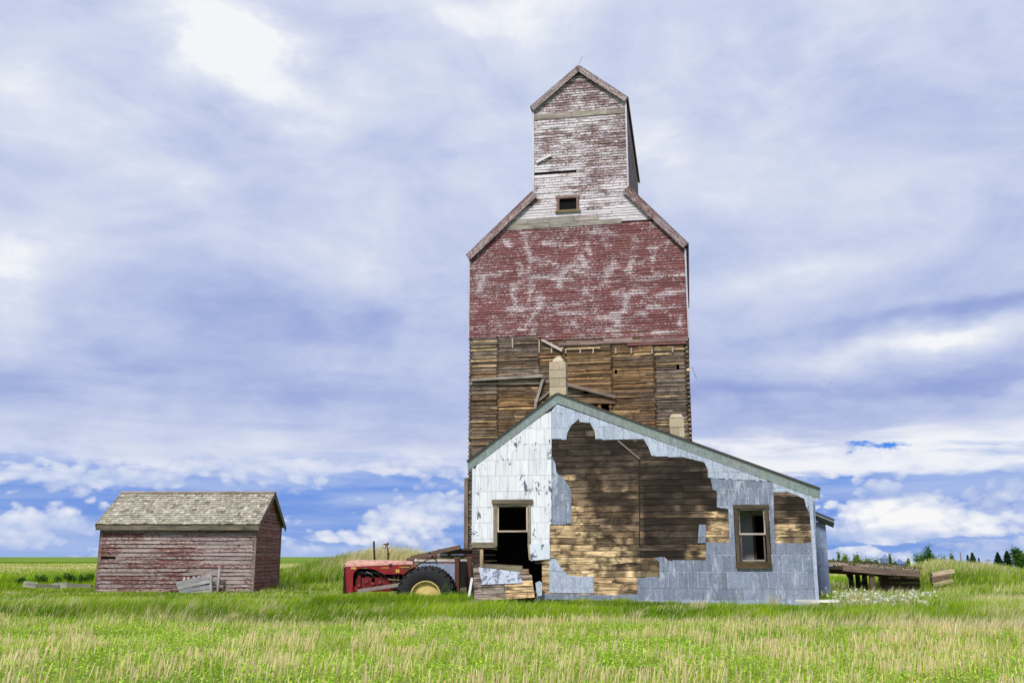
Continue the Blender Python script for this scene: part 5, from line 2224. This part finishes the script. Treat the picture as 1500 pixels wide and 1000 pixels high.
# --- leafy crop between the stubble
n = 230000
x, y = sample(n, 10.5, 25.5, 1.0, 2.5)
pn = fbm(x * .6, y * .95, 44)
keep = (y < edge_y(x)) & (rng.random(n) < np.clip(.55 + (pn - .42) * 4, .25, 1))
x, y, pn = x[keep], y[keep], pn[keep]
n = len(x)
z = ground_z(x, y) + rng.uniform(.0, .14, n) * (.5 + pn)
s = rng.uniform(.010, .028, n)
th = rng.uniform(0, 2 * pi, n)
tl_ = rng.uniform(-.5, .9, n)
d1 = np.stack([np.cos(th), np.sin(th), tl_], 1) * s[:, None]
d2 = np.stack([-np.sin(th), np.cos(th), rng.uniform(-.6, .6, n)], 1) * s[:, None] * .55
P0 = np.stack([x, y, z], 1)
V = np.stack([P0 - d1, P0 - d2, P0 + d1, P0 + d2], 1).reshape(-1, 3)
i = np.arange(n)[:, None] * 4
col = vary(cmix(L3(116, 168, 22), L3(196, 226, 80), rng.random(n) ** 1.2), .15)
C = np.repeat(col[:, None, :], 4, 1).reshape(-1, 3)
np_mesh('crop_leaves', V, [i + np.array([0, 1, 2, 3])], C, M['leaf'], 'stuff')

# --- thin green and straw grass over the stubble field
n = 150000
x, y = sample(n, 10.5, 24, 1.0, 2.5)
keep = (y < edge_y(x) + .5) & (rng.random(n) < np.clip(.25 + (fbm(x * .5, y * .5, 52) - .4) * 3, .1, 1))
x, y = x[keep], y[keep]
n = len(x)
tt = rng.random(n)
col = vary(np.where((tt < .22)[:, None], cmix(T_TAN, T_PALE, rng.random(n)), cmix(G_MID, G_YEL, rng.random(n))), .18)
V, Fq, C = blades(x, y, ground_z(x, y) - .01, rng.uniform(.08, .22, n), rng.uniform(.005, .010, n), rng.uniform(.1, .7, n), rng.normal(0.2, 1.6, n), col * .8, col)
np_mesh('field_grass', V, Fq, C, M['grass'], 'stuff')

# --- rough grass around the buildings
parts = []
n = 330000
x, y = sample(n, 19.8, 48, 2.0, 3.0)
keep = (y > edge_y(x) - .7 * rng.random(n)) & keep_out(x, y)
x, y = x[keep], y[keep]
n = len(x)
big = fbm(x * .16, y * .25, 81)
tus = fbm(x * .8, y * .8, 85)
fine = fbm(x * 2.4, y * 2.4, 87, 2)
# dry band between stubble and green, and straw patches on the right
dry = .85 * np.exp(-((y - edge_y(x) - .2) / 1.0) ** 2) * smst(x, -9, -3) + .62 * smst(x, 7, 11) * smst(fbm(x * .45, y * .6, 93), .50, .60) * smst(y, 20, 23)
dry = dry + .30 * np.exp(-((y - edge_y(x) - .2) / .8) ** 2) + (big - .58) * 1.3
dry = dry - .85 * np.exp(-((y - 27) / 3.6) ** 2) * (1 - smst(x, 6, 11)) - .6 * np.exp(-((y - 25.4) / 1.0) ** 2) * (1 - smst(x, -7, -3))
dry = np.clip(dry + (tus - .5) * .9, 0, 1)
isdry = rng.random(n) < np.clip(dry * .95 + .05, .03, .92)
green = cmix(G_DEEP, G_LITE, np.clip((tus - .22) * 1.6 + rng.normal(0, .2, n), 0, 1))
foot_shade = (np.exp(-((y - edge_y(x) - 1.6) / .9) ** 2) * (1 - smst(x, -6, -2)))
green = green * (1 - .38 * foot_shade[:, None])  # shade at the foot of the tall grass, put into the blade colour
straw = cmix(T_TAN, T_PALE, rng.random(n))
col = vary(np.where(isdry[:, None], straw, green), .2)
close = np.exp(-((x * N.x + y * N.y - 29.3) / .9) ** 2) * ((x * U.x + y * U.y) > -7.5) * ((x * U.x + y * U.y) < 4.5)
h = rng.uniform(.20, .42, n) * (.55 + 1.0 * tus) * np.where(isdry, 1.1, 1.0) + .05 * close
h = h * (1 - .35 * np.exp(-((y - edge_y(x)) / .8) ** 2))
h = h * (1 - .45 * (1 - smst(y, 22.5, 25.5)) * smst(x, -8, -4) * (1 - smst(x, 5, 9)))
h = h * np.where(x < -6.2, np.interp(y, [25.5, 28, 31, 35, 43, 47], [1, .85, .55, .30, .30, .8]), 1)
h = h * (1 - .62 * smst(y, 25.5, 27) * (1 - smst(y, 29.5, 30.5)) * smst(x, 0, 3) * (1 - smst(x, 10, 13)))
h = h * np.where((y < 30) & (x > -7) & (x < 5), .80, 1) * np.where((x > 12) & (y > 36), .55, 1)
h = h + .16 * np.exp(-((y - 29.6) / 1.1) ** 2) * smst(x, -7.5, -6) * (1 - smst(x, -1.8, -1.0))
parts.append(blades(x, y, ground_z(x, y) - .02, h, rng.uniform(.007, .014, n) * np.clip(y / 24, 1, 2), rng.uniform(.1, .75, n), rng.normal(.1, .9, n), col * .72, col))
n = 16000
x, y = rng.uniform(-6.0, -1.3, n), rng.uniform(29.2, 30.55, n)
tus = fbm(x * 1.4, y * 1.4, 86)
col = vary(cmix(G_DEEP, G_LITE, np.clip((tus - .2) * 1.3 + rng.normal(0, .18, n), 0, 1)), .2)
parts.append(blades(x, y, ground_z(x, y) - .02, rng.uniform(.26, .48, n) * (.65 + .8 * tus), rng.uniform(.010, .018, n), rng.uniform(.1, .6, n), rng.normal(.1, .9, n), col * .72, col))
nt = 420
txx, tyy = sample(nt, 23.2, 42, 2.0, 2.5)
k_ = keep_out(txx, tyy, .4) & (rng.random(nt) < np.where(txx > 6, 1, .45)) & ~((txx > -7) & (txx < 4.5) & (tyy > 28))
txx, tyy = txx[k_], tyy[k_]
per = 70
gx = np.repeat(txx, per)
gy = np.repeat(tyy, per)
rr_ = np.repeat(rng.uniform(.10, .30, len(txx)), per)
hh_ = np.repeat(rng.uniform(.25, .55, len(txx)), per) * np.where((gy < 27) & (gx > -6), .7, 1) * np.where(gx < -6.2, np.interp(gy, [25.5, 28, 31, 35], [1, .8, .5, .35]), 1)
ang = rng.uniform(0, 2 * pi, len(gx))
rad = rr_ * np.sqrt(rng.random(len(gx)))
bx_, by_ = gx + rad * np.cos(ang), gy + rad * np.sin(ang)
tone = np.repeat(rng.random(len(txx)), per)
col = vary(np.where((tone < .55)[:, None], cmix(T_TAN, T_PALE, rng.random(len(gx))), cmix(G_DEEP * .8, G_MID, rng.random(len(gx)))), .2)
lean_d = np.where(rng.random(len(gx)) < .6, np.repeat(rng.normal(.1, .6, len(txx)), per), ang)
parts.append(blades(bx_, by_, ground_z(bx_, by_) - .02, hh_ * rng.uniform(.6, 1.15, len(gx)), rng.uniform(.008, .014, len(gx)), rng.uniform(.2, .85, len(gx)), lean_d, col * .78, col))
n = 15000
a_ = rng.uniform(-7.2, 4.6, n)
b_ = rng.uniform(29.35, 29.97, n)
x, y = a_ * U.x + b_ * N.x, a_ * U.y + b_ * N.y
tus = fbm(x * 1.8, y * 1.8, 88)
hh = np.interp(a_, [-7.2, -1.5, 0, 4.6], [.36, .30, .20, .18]) * (.45 + 1.0 * tus) * rng.uniform(.5, 1.1, n)
col = vary(np.where((rng.random(n) < .15)[:, None], cmix(T_TAN, T_PALE, rng.random(n)), cmix(G_DEEP * .9, G_LITE, np.clip((tus - .2) * 1.3 + rng.normal(0, .18, n), 0, 1))), .2)
parts.append(blades(x, y, ground_z(x, y) - .02, hh, rng.uniform(.009, .016, n), rng.uniform(.1, .6, n), rng.normal(.1, .9, n), col * .75, col))
# seed heads on long straw stems
n = 14000
x, y = sample(n, 20.5, 46, 2.0, 3.0)
keep = keep_out(x, y) & (rng.random(n) < np.clip((fbm(x * .35, y * .5, 97) - .38) * 4, .08, 1))
x, y = x[keep], y[keep]
n = len(x)
col = vary(cmix(T_PALE, G_YEL, rng.random(n)), .12)
hh = rng.uniform(.35, .62, n) * (1 - .4 * (1 - smst(y, 24, 27.5)) * smst(x, -8, -4)) * np.where(x < -6.2, np.interp(y, [25.5, 28, 31, 35, 43, 47], [1, .85, .5, .30, .30, .8]), 1) * (1 - .5 * smst(y, 25, 26.5) * smst(x, 0, 3) * (1 - smst(x, 10, 13))) * np.where((y < 30) & (x > -7) & (x < 5), .75, 1)
parts.append(blades(x, y, ground_z(x, y), hh, rng.uniform(.006, .010, n) * np.clip(y / 22, 1, 2), rng.uniform(.2, .75, n), rng.normal(.15, .6, n), col * .9, col))
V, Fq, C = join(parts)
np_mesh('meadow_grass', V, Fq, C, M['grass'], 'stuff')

# --- distant grass
parts = []
n = 210000
x, y = sample(n, 44, 300, 2.0, 6.0, .60)
keep = keep_out(x, y)
x, y = x[keep], y[keep]
n = len(x)
big = fbm(x * .045, y * .10, 111)
tus = fbm(x * .4, y * .4, 113)
dry = np.clip(.25 + (big - .5) * 3 + .6 * smst(y, 75, 95) * (1 - smst(y, 190, 230)) - .7 * np.exp(-((y - 57) / 9) ** 2) * (x < -12) - .8 * smst(y, 200, 240)
              + .75 * np.exp(-((x + 7.0) / 3.2) ** 2 - ((y - 56) / 4) ** 2), 0, 1)
isdry = rng.random(n) < dry * .9
green = cmix(G_DEEP, G_LITE, np.clip((tus - .2) * 1.4 + rng.normal(0, .15, n), 0, 1))
straw = cmix(T_TAN, T_PALE, rng.random(n))
col = vary(np.where(isdry[:, None], straw, green), .18)
h = rng.uniform(.2, .5, n) * (.5 + tus) * np.where(y > 120, .6, 1)
h = h + .55 * rng.random(n) * np.exp(-((x + 7.5) / 4.0) ** 2 - ((y - 57) / 3.5) ** 2)
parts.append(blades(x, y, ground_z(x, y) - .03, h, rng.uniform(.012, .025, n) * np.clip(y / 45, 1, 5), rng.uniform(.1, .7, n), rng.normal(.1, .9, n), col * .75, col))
# dense cover on both mounds
for (xa, xb, ya, yb, m_, hh, dryf, hd) in ((-17, 2, 51, 62, 42000, .55, .30, 0), (18.2, 36, 44.5, 56, 60000, .5, .35, 0)):
    x = rng.uniform(xa, xb, m_)
    y = rng.uniform(ya, yb, m_)
    keep = keep_out(x, y)
    x, y = x[keep], y[keep]
    n = len(x)
    tus = fbm(x * .7, y * .7, 117)
    if xa < 0:
        dr = .10 + 1.05 * np.exp(-((x + 7.2) / 3.2) ** 2) * smst(y, 52, 55) + (tus - .5)
        h = rng.uniform(.25, .6, n) * (.6 + tus) + .55 * rng.random(n) * np.exp(-((x + 7.2) / 2.8) ** 2)
    else:
        dr = .36 * smst(ground_z(x, y), .35, .85) + (tus - .5) * 1.2 + .04
        h = rng.uniform(.2, .5, n) * (.5 + tus)
    isdry = rng.random(n) < np.clip(dr, .03, .92)
    green = cmix(G_DEEP, G_LITE, np.clip((tus - .25) * 1.5 + rng.normal(0, .15, n), 0, 1))
    col = vary(np.where(isdry[:, None], cmix(T_TAN, T_PALE, rng.random(n)), green), .2)
    parts.append(blades(x, y, ground_z(x, y) - .03, h, rng.uniform(.012, .024, n), rng.uniform(.1, .55, n), rng.normal(.1, .9, n), col * .75, col))
V, Fq, C = join(parts)
np_mesh('far_grass', V, Fq, C, M['grass'], 'stuff')


# --- leaf clouds for bushes, weeds and trees
def leaf_cloud(cx, cy, cz, rx, ry, rz, n, size, c0, c1, shape='ball', lumps=7, seed=0):
    r_ = np.random.default_rng(seed)
    if shape == 'cone':
        t = r_.random(n) ** .75
        lay = np.floor(t * 11) / 11
        rad = (1 - t) ** .8 * rx * (.55 + .45 * (1 - (t * 11 - np.floor(t * 11)))) * np.sqrt(r_.random(n))
        ang = r_.uniform(0, 2 * pi, n)
        rad = rad * (.75 + .6 * np.abs(np.sin(ang * 2.5 + lay * 40)))
        P = np.stack([cx + rad * np.cos(ang), cy + rad * np.sin(ang), cz + t * rz - rad * .25], 1)
        k = t
    else:
        L = r_.normal(0, .42, (lumps, 3))
        L[:, 2] = np.abs(L[:, 2]) * 1.0 - .1
        w = r_.integers(0, lumps, n)
        q = L[w] + r_.normal(0, .20, (n, 3))
        P = np.stack([cx + q[:, 0] * rx, cy + q[:, 1] * ry, cz + rz * .35 + q[:, 2] * rz], 1)
        k = r_.random(lumps)[w]
    th = r_.uniform(0, 2 * pi, n)
    s = size * r_.uniform(.6, 1.4, n)
    d1 = np.stack([np.cos(th), np.sin(th), r_.uniform(-.8, .8, n)], 1) * s[:, None]
    d2 = np.stack([-np.sin(th), np.cos(th), r_.uniform(-.8, .8, n)], 1) * s[:, None] * .6
    V = np.stack([P - d1, P - d2, P + d1, P + d2], 1).reshape(-1, 3)
    i = np.arange(n)[:, None] * 4
    col = vary(cmix(np.array(c0), np.array(c1), np.clip(k * .7 + r_.random(n) * .3, 0, 1)), .2)
    return V, [i + np.array([0, 1, 2, 3])], np.repeat(col[:, None, :], 4, 1).reshape(-1, 3)


def plant(name, x, y, h, w, label, cat, shape='ball', c0=G_DEEP * .6, c1=G_MID, n=900, size=None, group=None, lumps=7, trunk=True, seed=1):
    z = float(ground_z(x, y))
    e = empty(name, (x, y, z), 0, label, cat, group)
    tb = .18 if shape == 'ball' else .06
    ww = w * (1.5 if shape == 'cone' else 1.0)
    V, Fq, C = leaf_cloud(0, 0, h * tb, ww / 2, ww / 2, h * (1 - tb) * (.84 if shape == 'ball' else 1), n, size or w * .05, c0, c1, shape, lumps, seed)
    np_mesh('crown' if trunk else 'leaves', V, Fq, C, M['leaf'], parent=e)
    mb = MB()
    R = max(.015, h * .018)
    mb.tube([(0, 0, -.1), (R * .4, 0, h * .4), (0, 0, h * .8)], [R, R * .7, R * .2], srgb(82, 68, 54), 7)
    rr = random.Random(seed)
    for k in range(5):
        t = rr.uniform(.25, .6)
        an = rr.uniform(0, 2 * pi)
        mb.tube([(0, 0, h * t), (cos(an) * w * .15, sin(an) * w * .15, h * (t + .15)), (cos(an) * w * .3, sin(an) * w * .3, h * (t + .25))], [R * .5, R * .35, R * .12], srgb(82, 68, 54), 5)
    mb.build('trunk' if trunk else 'stem', M['bark'], e)
    return e


def tree_px(px, ytop, wpx, Y, **kw):
    x, zt = atY(px, ytop, Y)
    h = zt - float(ground_z(x, Y))
    return plant(x=x, y=Y, h=h, w=wpx * Y / F * 1.03, **kw)


GR = 'trees on the skyline at the right'
DG, BG2 = L3(34, 62, 30), L3(64, 92, 44)
tree_px(1361, 806, 27, 170, name='broadleaf_tree', label='round leafy green tree above the mound, nearest to the ramp', cat='tree', c0=L3(44, 86, 24), c1=L3(108, 150, 58), n=4200, size=.15, lumps=14, group=GR, seed=3)
tree_px(1394.5, 812, 11, 190, name='broadleaf_tree', label='tiny leafy treetop just right of the round leafy tree', cat='tree', c0=L3(60, 90, 50), c1=L3(110, 140, 80), n=400, size=.14, group=GR, seed=4, lumps=4)
tree_px(1424, 809.5, 15, 260, name='conifer_tree', label='broken-topped dark conifer behind the middle of the mound', cat='tree', shape='cone', c0=DG, c1=BG2, n=1200, size=.25, group=GR, seed=5)
tree_px(1417, 812.5, 8, 265, name='conifer_tree', label='thin ragged conifer on the left side of the broken-topped one', cat='tree', shape='cone', c0=DG, c1=BG2, n=350, size=.22, group=GR, seed=6)
tree_px(1433.5, 817, 6, 262, name='conifer_tree', label='small leaning conifer right of the broken-topped one', cat='tree', shape='cone', c0=DG, c1=BG2, n=300, size=.22, group=GR, seed=7)
tree_px(1461, 808.5, 16, 300, name='spruce_tree', label='dark spruce, left and shorter one of the close pair', cat='tree', shape='cone', c0=L3(26, 48, 34), c1=L3(52, 78, 50), n=1800, size=.26, group=GR, seed=8)
tree_px(1474.5, 806.5, 18, 300, name='spruce_tree', label='dark spruce, right and taller one of the close pair', cat='tree', shape='cone', c0=L3(26, 48, 34), c1=L3(52, 78, 50), n=2000, size=.26, group=GR, seed=9)
tree_px(1494, 807, 28, 280, name='broadleaf_tree', label='large green tree cut by the right edge of the photo', cat='tree', c0=L3(48, 86, 30), c1=L3(106, 146, 62), n=5200, size=.30, group=GR, seed=10, lumps=12)
tree_px(1506, 813, 20, 290, name='broadleaf_tree', label='dark tree at the far right behind the large green one', cat='tree', c0=L3(40, 72, 30), c1=L3(80, 116, 50), n=1200, size=.3, group=GR, seed=12, lumps=8)
tree_px(1440, 822, 8, 250, name='broadleaf_tree', label='faint low bush between the conifers and the spruce pair', cat='bush', c0=L3(80, 110, 70), c1=L3(120, 150, 100), n=300, size=.2, group=GR, seed=13, lumps=4)
GB2 = 'bushes seen over the ramp deck'
for i, (px, yt, w, lab) in enumerate(((1240, 812.5, 18, 'bright green bush above the left part of the ramp deck'), (1256, 815.5, 14, 'pale grey-green bush right of the bright one above the ramp'),
                                       (1275, 821, 20, 'low yellow-green bush above the middle of the ramp'), (1309, 818.5, 9, 'thin green bush between the two farm bins'),
                                       (1329, 821, 8, 'small bush right of the low farm bin'), (1226, 816, 10, 'low bush beside the annex corner above the ramp'))):
    tree_px(px, yt, w, 120 + i * 6, name='bush', label=lab, cat='bush', c0=L3(70, 104, 36), c1=L3(138, 168, 66), n=1300, size=.13, group=GB2, seed=20 + i, lumps=6)
GS = 'shrubs in the field left of the shed'
for i, (px, yt, w, Y, lab) in enumerate(((32, 843.5, 15, 52, 'low dark shrub at the left end of the row in the field'), (64, 841.5, 12, 52.5, 'low green shrub, second in the field row'), (86, 840, 14, 53, 'olive shrub in the middle of the field row'),
                                         (104, 837.5, 11, 53, 'round dark shrub, second from the shed in the field row'), (122, 834.5, 12, 53, 'tallest dark shrub close to the shed corner'), (133, 837, 8, 53.5, 'small shrub touching the shed corner'))):
    tree_px(px, yt - (.8 if i % 2 else -.6), w * (1.9 if i % 2 else 1.3), Y - (i * 37 % 5) * .6, name='shrub', label=lab, cat='shrub', c0=L3(50, 88, 24), c1=L3(104, 142, 50), n=900, size=.035, group=GS, seed=40 + i, trunk=False, lumps=5)
tree_px(1166, 891.5, 26, 28.9, name='weed_clump', label='dark leafy weed clump against the base of the metal wall near its right corner', cat='plant', c0=L3(40, 74, 18), c1=L3(84, 122, 36), n=420, size=.02, seed=50, trunk=False)
tree_px(600, 862, 30, 30.2, name='weed_clump', label='grey-green weeds in front of the gap between tractor engine and rear wheel', cat='plant', c0=L3(70, 104, 44), c1=L3(130, 158, 84), n=500, size=.02, seed=51, trunk=False)
tree_px(650, 864, 34, 30.1, name='weed_clump', label='dark green weeds covering the lower half of the yellow tractor wheel', cat='plant', c0=L3(54, 92, 28), c1=L3(110, 146, 60), n=700, size=.022, seed=52, trunk=False)

# weeds growing on the deck and on the ramp's far edge
parts = []
for k in range(46):
    t = random.random()
    a = pA[0] + (pB[0] - pA[0]) * t
    b = RCc + random.choice((.6, 2, 4, 5.8, 6.1)) + random.uniform(-.4, .4)
    z = pA[1] + (pB[1] - pA[1]) * t + .022 * (b - RCc)
    w = W(a, b, z)
    m_ = 40
    xx = w[0] + rng.normal(0, .18, m_)
    yy = w[1] + rng.normal(0, .18, m_)
    cc = vary(cmix(L3(60, 70, 30), L3(130, 132, 66), rng.random(m_)), .2)
    parts.append(blades(xx, yy, np.full(m_, w[2]), rng.uniform(.05, .20, m_), rng.uniform(.012, .025, m_), rng.uniform(.2, .9, m_), rng.uniform(0, 2 * pi, m_), cc * .8, cc))
V, Fq, C = join(parts)
o = np_mesh('deck_weeds', V, Fq, C, M['grass'], 'stuff')

# white flowering weeds right of the building
parts = []
centers = [(1240, 876), (1252, 874), (1262, 880), (1290, 875), (1300, 876), (1312, 880), (1322, 886), (1334, 878), (1280, 880), (1246, 884), (1330, 892), (1345, 884), (1270, 890), (1360, 890), (1226, 868)]
for px, py in centers:
    Y = 1.05 / max(.02, -math.tan(PITCH + math.atan((500 - py) / F)))
    Y = min(44, max(26, Y))
    x0, z0 = atY(px, py, Y)
    m_ = 6
    xx = x0 + rng.normal(0, .28, m_)
    yy = Y + rng.normal(0, .5, m_)
    hh = rng.uniform(.32, .58, m_)
    cc = vary(np.repeat(L3(120, 150, 70)[None], m_, 0), .2)
    parts.append(blades(xx, yy, ground_z(xx, yy), hh, np.full(m_, .015), np.full(m_, .08), rng.uniform(0, 6, m_), cc * .8, cc))
    for j in range(m_):
        mm = 8
        fx, fy, fz = xx[j] + rng.normal(0, .035, mm), yy[j] + rng.normal(0, .035, mm), float(ground_z(xx[j], yy[j])) + hh[j] + rng.normal(0, .03, mm)
        P0 = np.stack([fx, fy, fz], 1)
        d1 = rng.normal(0, .016, (mm, 3))
        d2 = rng.normal(0, .016, (mm, 3))
        V = np.stack([P0 - d1, P0 - d2, P0 + d1, P0 + d2], 1).reshape(-1, 3)
        i = np.arange(mm)[:, None] * 4
        parts.append((V, [i + np.array([0, 1, 2, 3])], np.repeat(vary(np.repeat(L3(226, 226, 206)[None], mm, 0), .08)[:, None], 4, 1).reshape(-1, 3)))
V, Fq, C = join(parts)
np_mesh('flowering_weeds', V, Fq, C, M['leaf'], 'stuff')

# ================================================================== FAR THINGS
GBN = 'farm grain bins behind the ramp'


def grain_bin(px0, px1, y_eave, y_top, Y, label, col):
    xa, ze = atY(px0, y_eave, Y)
    xb, _ = atY(px1, y_eave, Y)
    _, zt = atY((px0 + px1) / 2, y_top, Y)
    cx = (xa + xb) / 2
    R = (xb - xa) / 2
    g0 = float(ground_z(cx, Y))
    e = empty('grain_bin', (cx, Y, g0), 0, label, 'grain bin', GBN)
    mb = MB()
    zz = np.linspace(0, ze - g0, 14)
    rings = []
    for q, z in enumerate(zz):
        ids = [mb.vert(((R + (.03 if q % 2 else 0)) * cos(t), (R + (.03 if q % 2 else 0)) * sin(t), z), col, (t, z, 0)) for t in np.linspace(0, 2 * pi, 29)[:-1]]
        if rings:
            for j in range(28):
                mb.face((rings[j], rings[(j + 1) % 28], ids[(j + 1) % 28], ids[j]), True)
        rings = ids
    mb.build('wall', M['galvdark'], e)
    mb = MB()
    base = [mb.vert(((R + .12) * cos(t), (R + .12) * sin(t), ze - g0 - .03), mixc(col, (.3, .33, .4), .3)) for t in np.linspace(0, 2 * pi, 25)[:-1]]
    top = [mb.vert((R * .1 * cos(t), R * .1 * sin(t), zt - g0), col) for t in np.linspace(0, 2 * pi, 25)[:-1]]
    for j in range(24):
        mb.face((base[j], base[(j + 1) % 24], top[(j + 1) % 24], top[j]))
    mb.face(top)
    mb.face(base[::-1])
    rf2 = mb.build('roof', M['galvdark'], e)
    mb = MB()
    mb.tube([(0, 0, zt - g0 - .05), (0, 0, zt - g0 + .35)], R * .12, col, 10)
    mb.build('roof_cap', M['galvdark'], rf2)


grain_bin(1289.5, 1303.5, 817.5, 812.5, 480, 'pale blue-grey round farm bin with cone roof, tallest one behind the ramp', srgb(104, 122, 160))
grain_bin(1308.5, 1327, 824.5, 819.5, 430, 'low blue-grey bin with wide cone roof right of the tallest one', srgb(84, 106, 156))
grain_bin(1329, 1345, 828, 821, 420, 'whitish bin half hidden by the mound grass', srgb(206, 206, 200))


def pole(px, ytop, Y, label, cross):
    x, zt = atY(px, ytop, Y)
    g0 = float(ground_z(x, Y))
    e = empty('utility_pole', (x, Y, g0), 0, label, 'utility pole', 'utility poles on the skyline')
    mb = MB()
    mb.tube([(0, 0, 0), (0, 0, zt - g0)], [.2, .13], srgb(110, 100, 96), 8)
    mb.build('shaft', M['wood'], e)
    if cross:
        mb = MB()
        mb.beam((-1.2, 0, zt - g0 - .6), (1.2, 0, zt - g0 - .6), .12, .14, srgb(110, 100, 96))
        mb.build('crossarm', M['wood'], e)


pole(1406.5, 808, 260, 'plain slender pole between the tiny treetop and the conifers', False)
pole(1447.5, 817.5, 320, 'pole with a crossarm between the conifers and the spruce pair', True)

# red and white railcars far behind the ramp
GT = 'railcars far behind the ramp'
for i, (p0, p1, lab) in enumerate(((1196, 1218, 'red and white railcar nearest the annex corner, far away under the ramp'), (1219, 1241, 'second distant red and white railcar under the ramp'))):
    Y = 420
    x0, _ = atY(p0, 838, Y)
    x1, _ = atY(p1, 838, Y)
    g0 = float(ground_z((x0 + x1) / 2, Y))
    e = empty('railcar', ((x0 + x1) / 2, Y, g0), 0, lab, 'railcar', GT)
    hw = (x1 - x0) / 2 - .3
    mb = MB()
    mb.box(-hw, hw, -1.3, 1.3, .9, 1.7, srgb(150, 40, 44))
    mb.build('body', M['redmetal'], e)
    mb = MB()
    mb.prism([(-hw, 1.71), (hw, 1.71), (hw * .94, 2.9), (-hw * .94, 2.9)], -1.25, 1.25, srgb(206, 200, 206))
    mb.build('upper_body', M['concrete'], e)
    for s_ in (-.75, .75):
        for d in (-.9, .9):
            mb = MB()
            mb.lathe([(.001, -1.2), (.45, -1.2), (.45, -1.05), (.001, -1.05)], srgb(40, 36, 36), (hw * s_ + d, 0, .45), 12)
            mb.build('wheel', M['metal'], e)

# small flock of birds in the distance
GF = 'flock of birds right of the grain elevator'
bm_ = None
for i, (px, py) in enumerate(((1216.5, 560.4), (1221, 560), (1218.7, 562.3), (1222.5, 564.6), (1220.3, 565.2), (1217.5, 565.5), (1218.5, 567.6), (1223.5, 568.5))):
    Y = 160
    x, z = atY(px, py, Y)
    if bm_ is None:
        mb = MB()
        for s_ in (-1, 1):
            i0 = len(mb.v)
            for p in ((0, .08, 0), (0, -.10, 0), (s_ * .16, -.06, .06), (s_ * .32, -.12, .02), (s_ * .17, .06, .07)):
                mb.vert(p, (.05, .05, .06))
                mb.vert((p[0], p[1], p[2] + .012), (.05, .05, .06))
            mb.face([i0 + 2 * k for k in (0, 1, 2, 3, 4)])
            mb.face([i0 + 2 * k + 1 for k in (4, 3, 2, 1, 0)])
        mb.tube([(0, .18, 0), (0, .05, 0), (0, -.12, 0), (0, -.22, .0)], [.01, .04, .035, .01], (.05, .05, .06), 6)
        o = mb.build('bird', M['rubber'])
        bm_ = o
    else:
        o = bm_.copy()
        COLL.objects.link(o)
    o.location = (x, Y + i, z)
    o.rotation_euler = (0, 0, random.uniform(-.8, .8))
    o.scale = (.6, .6, .6)
    tag(o, 'tiny dark bird in the flock flying right of the grain elevator', 'bird', GF)
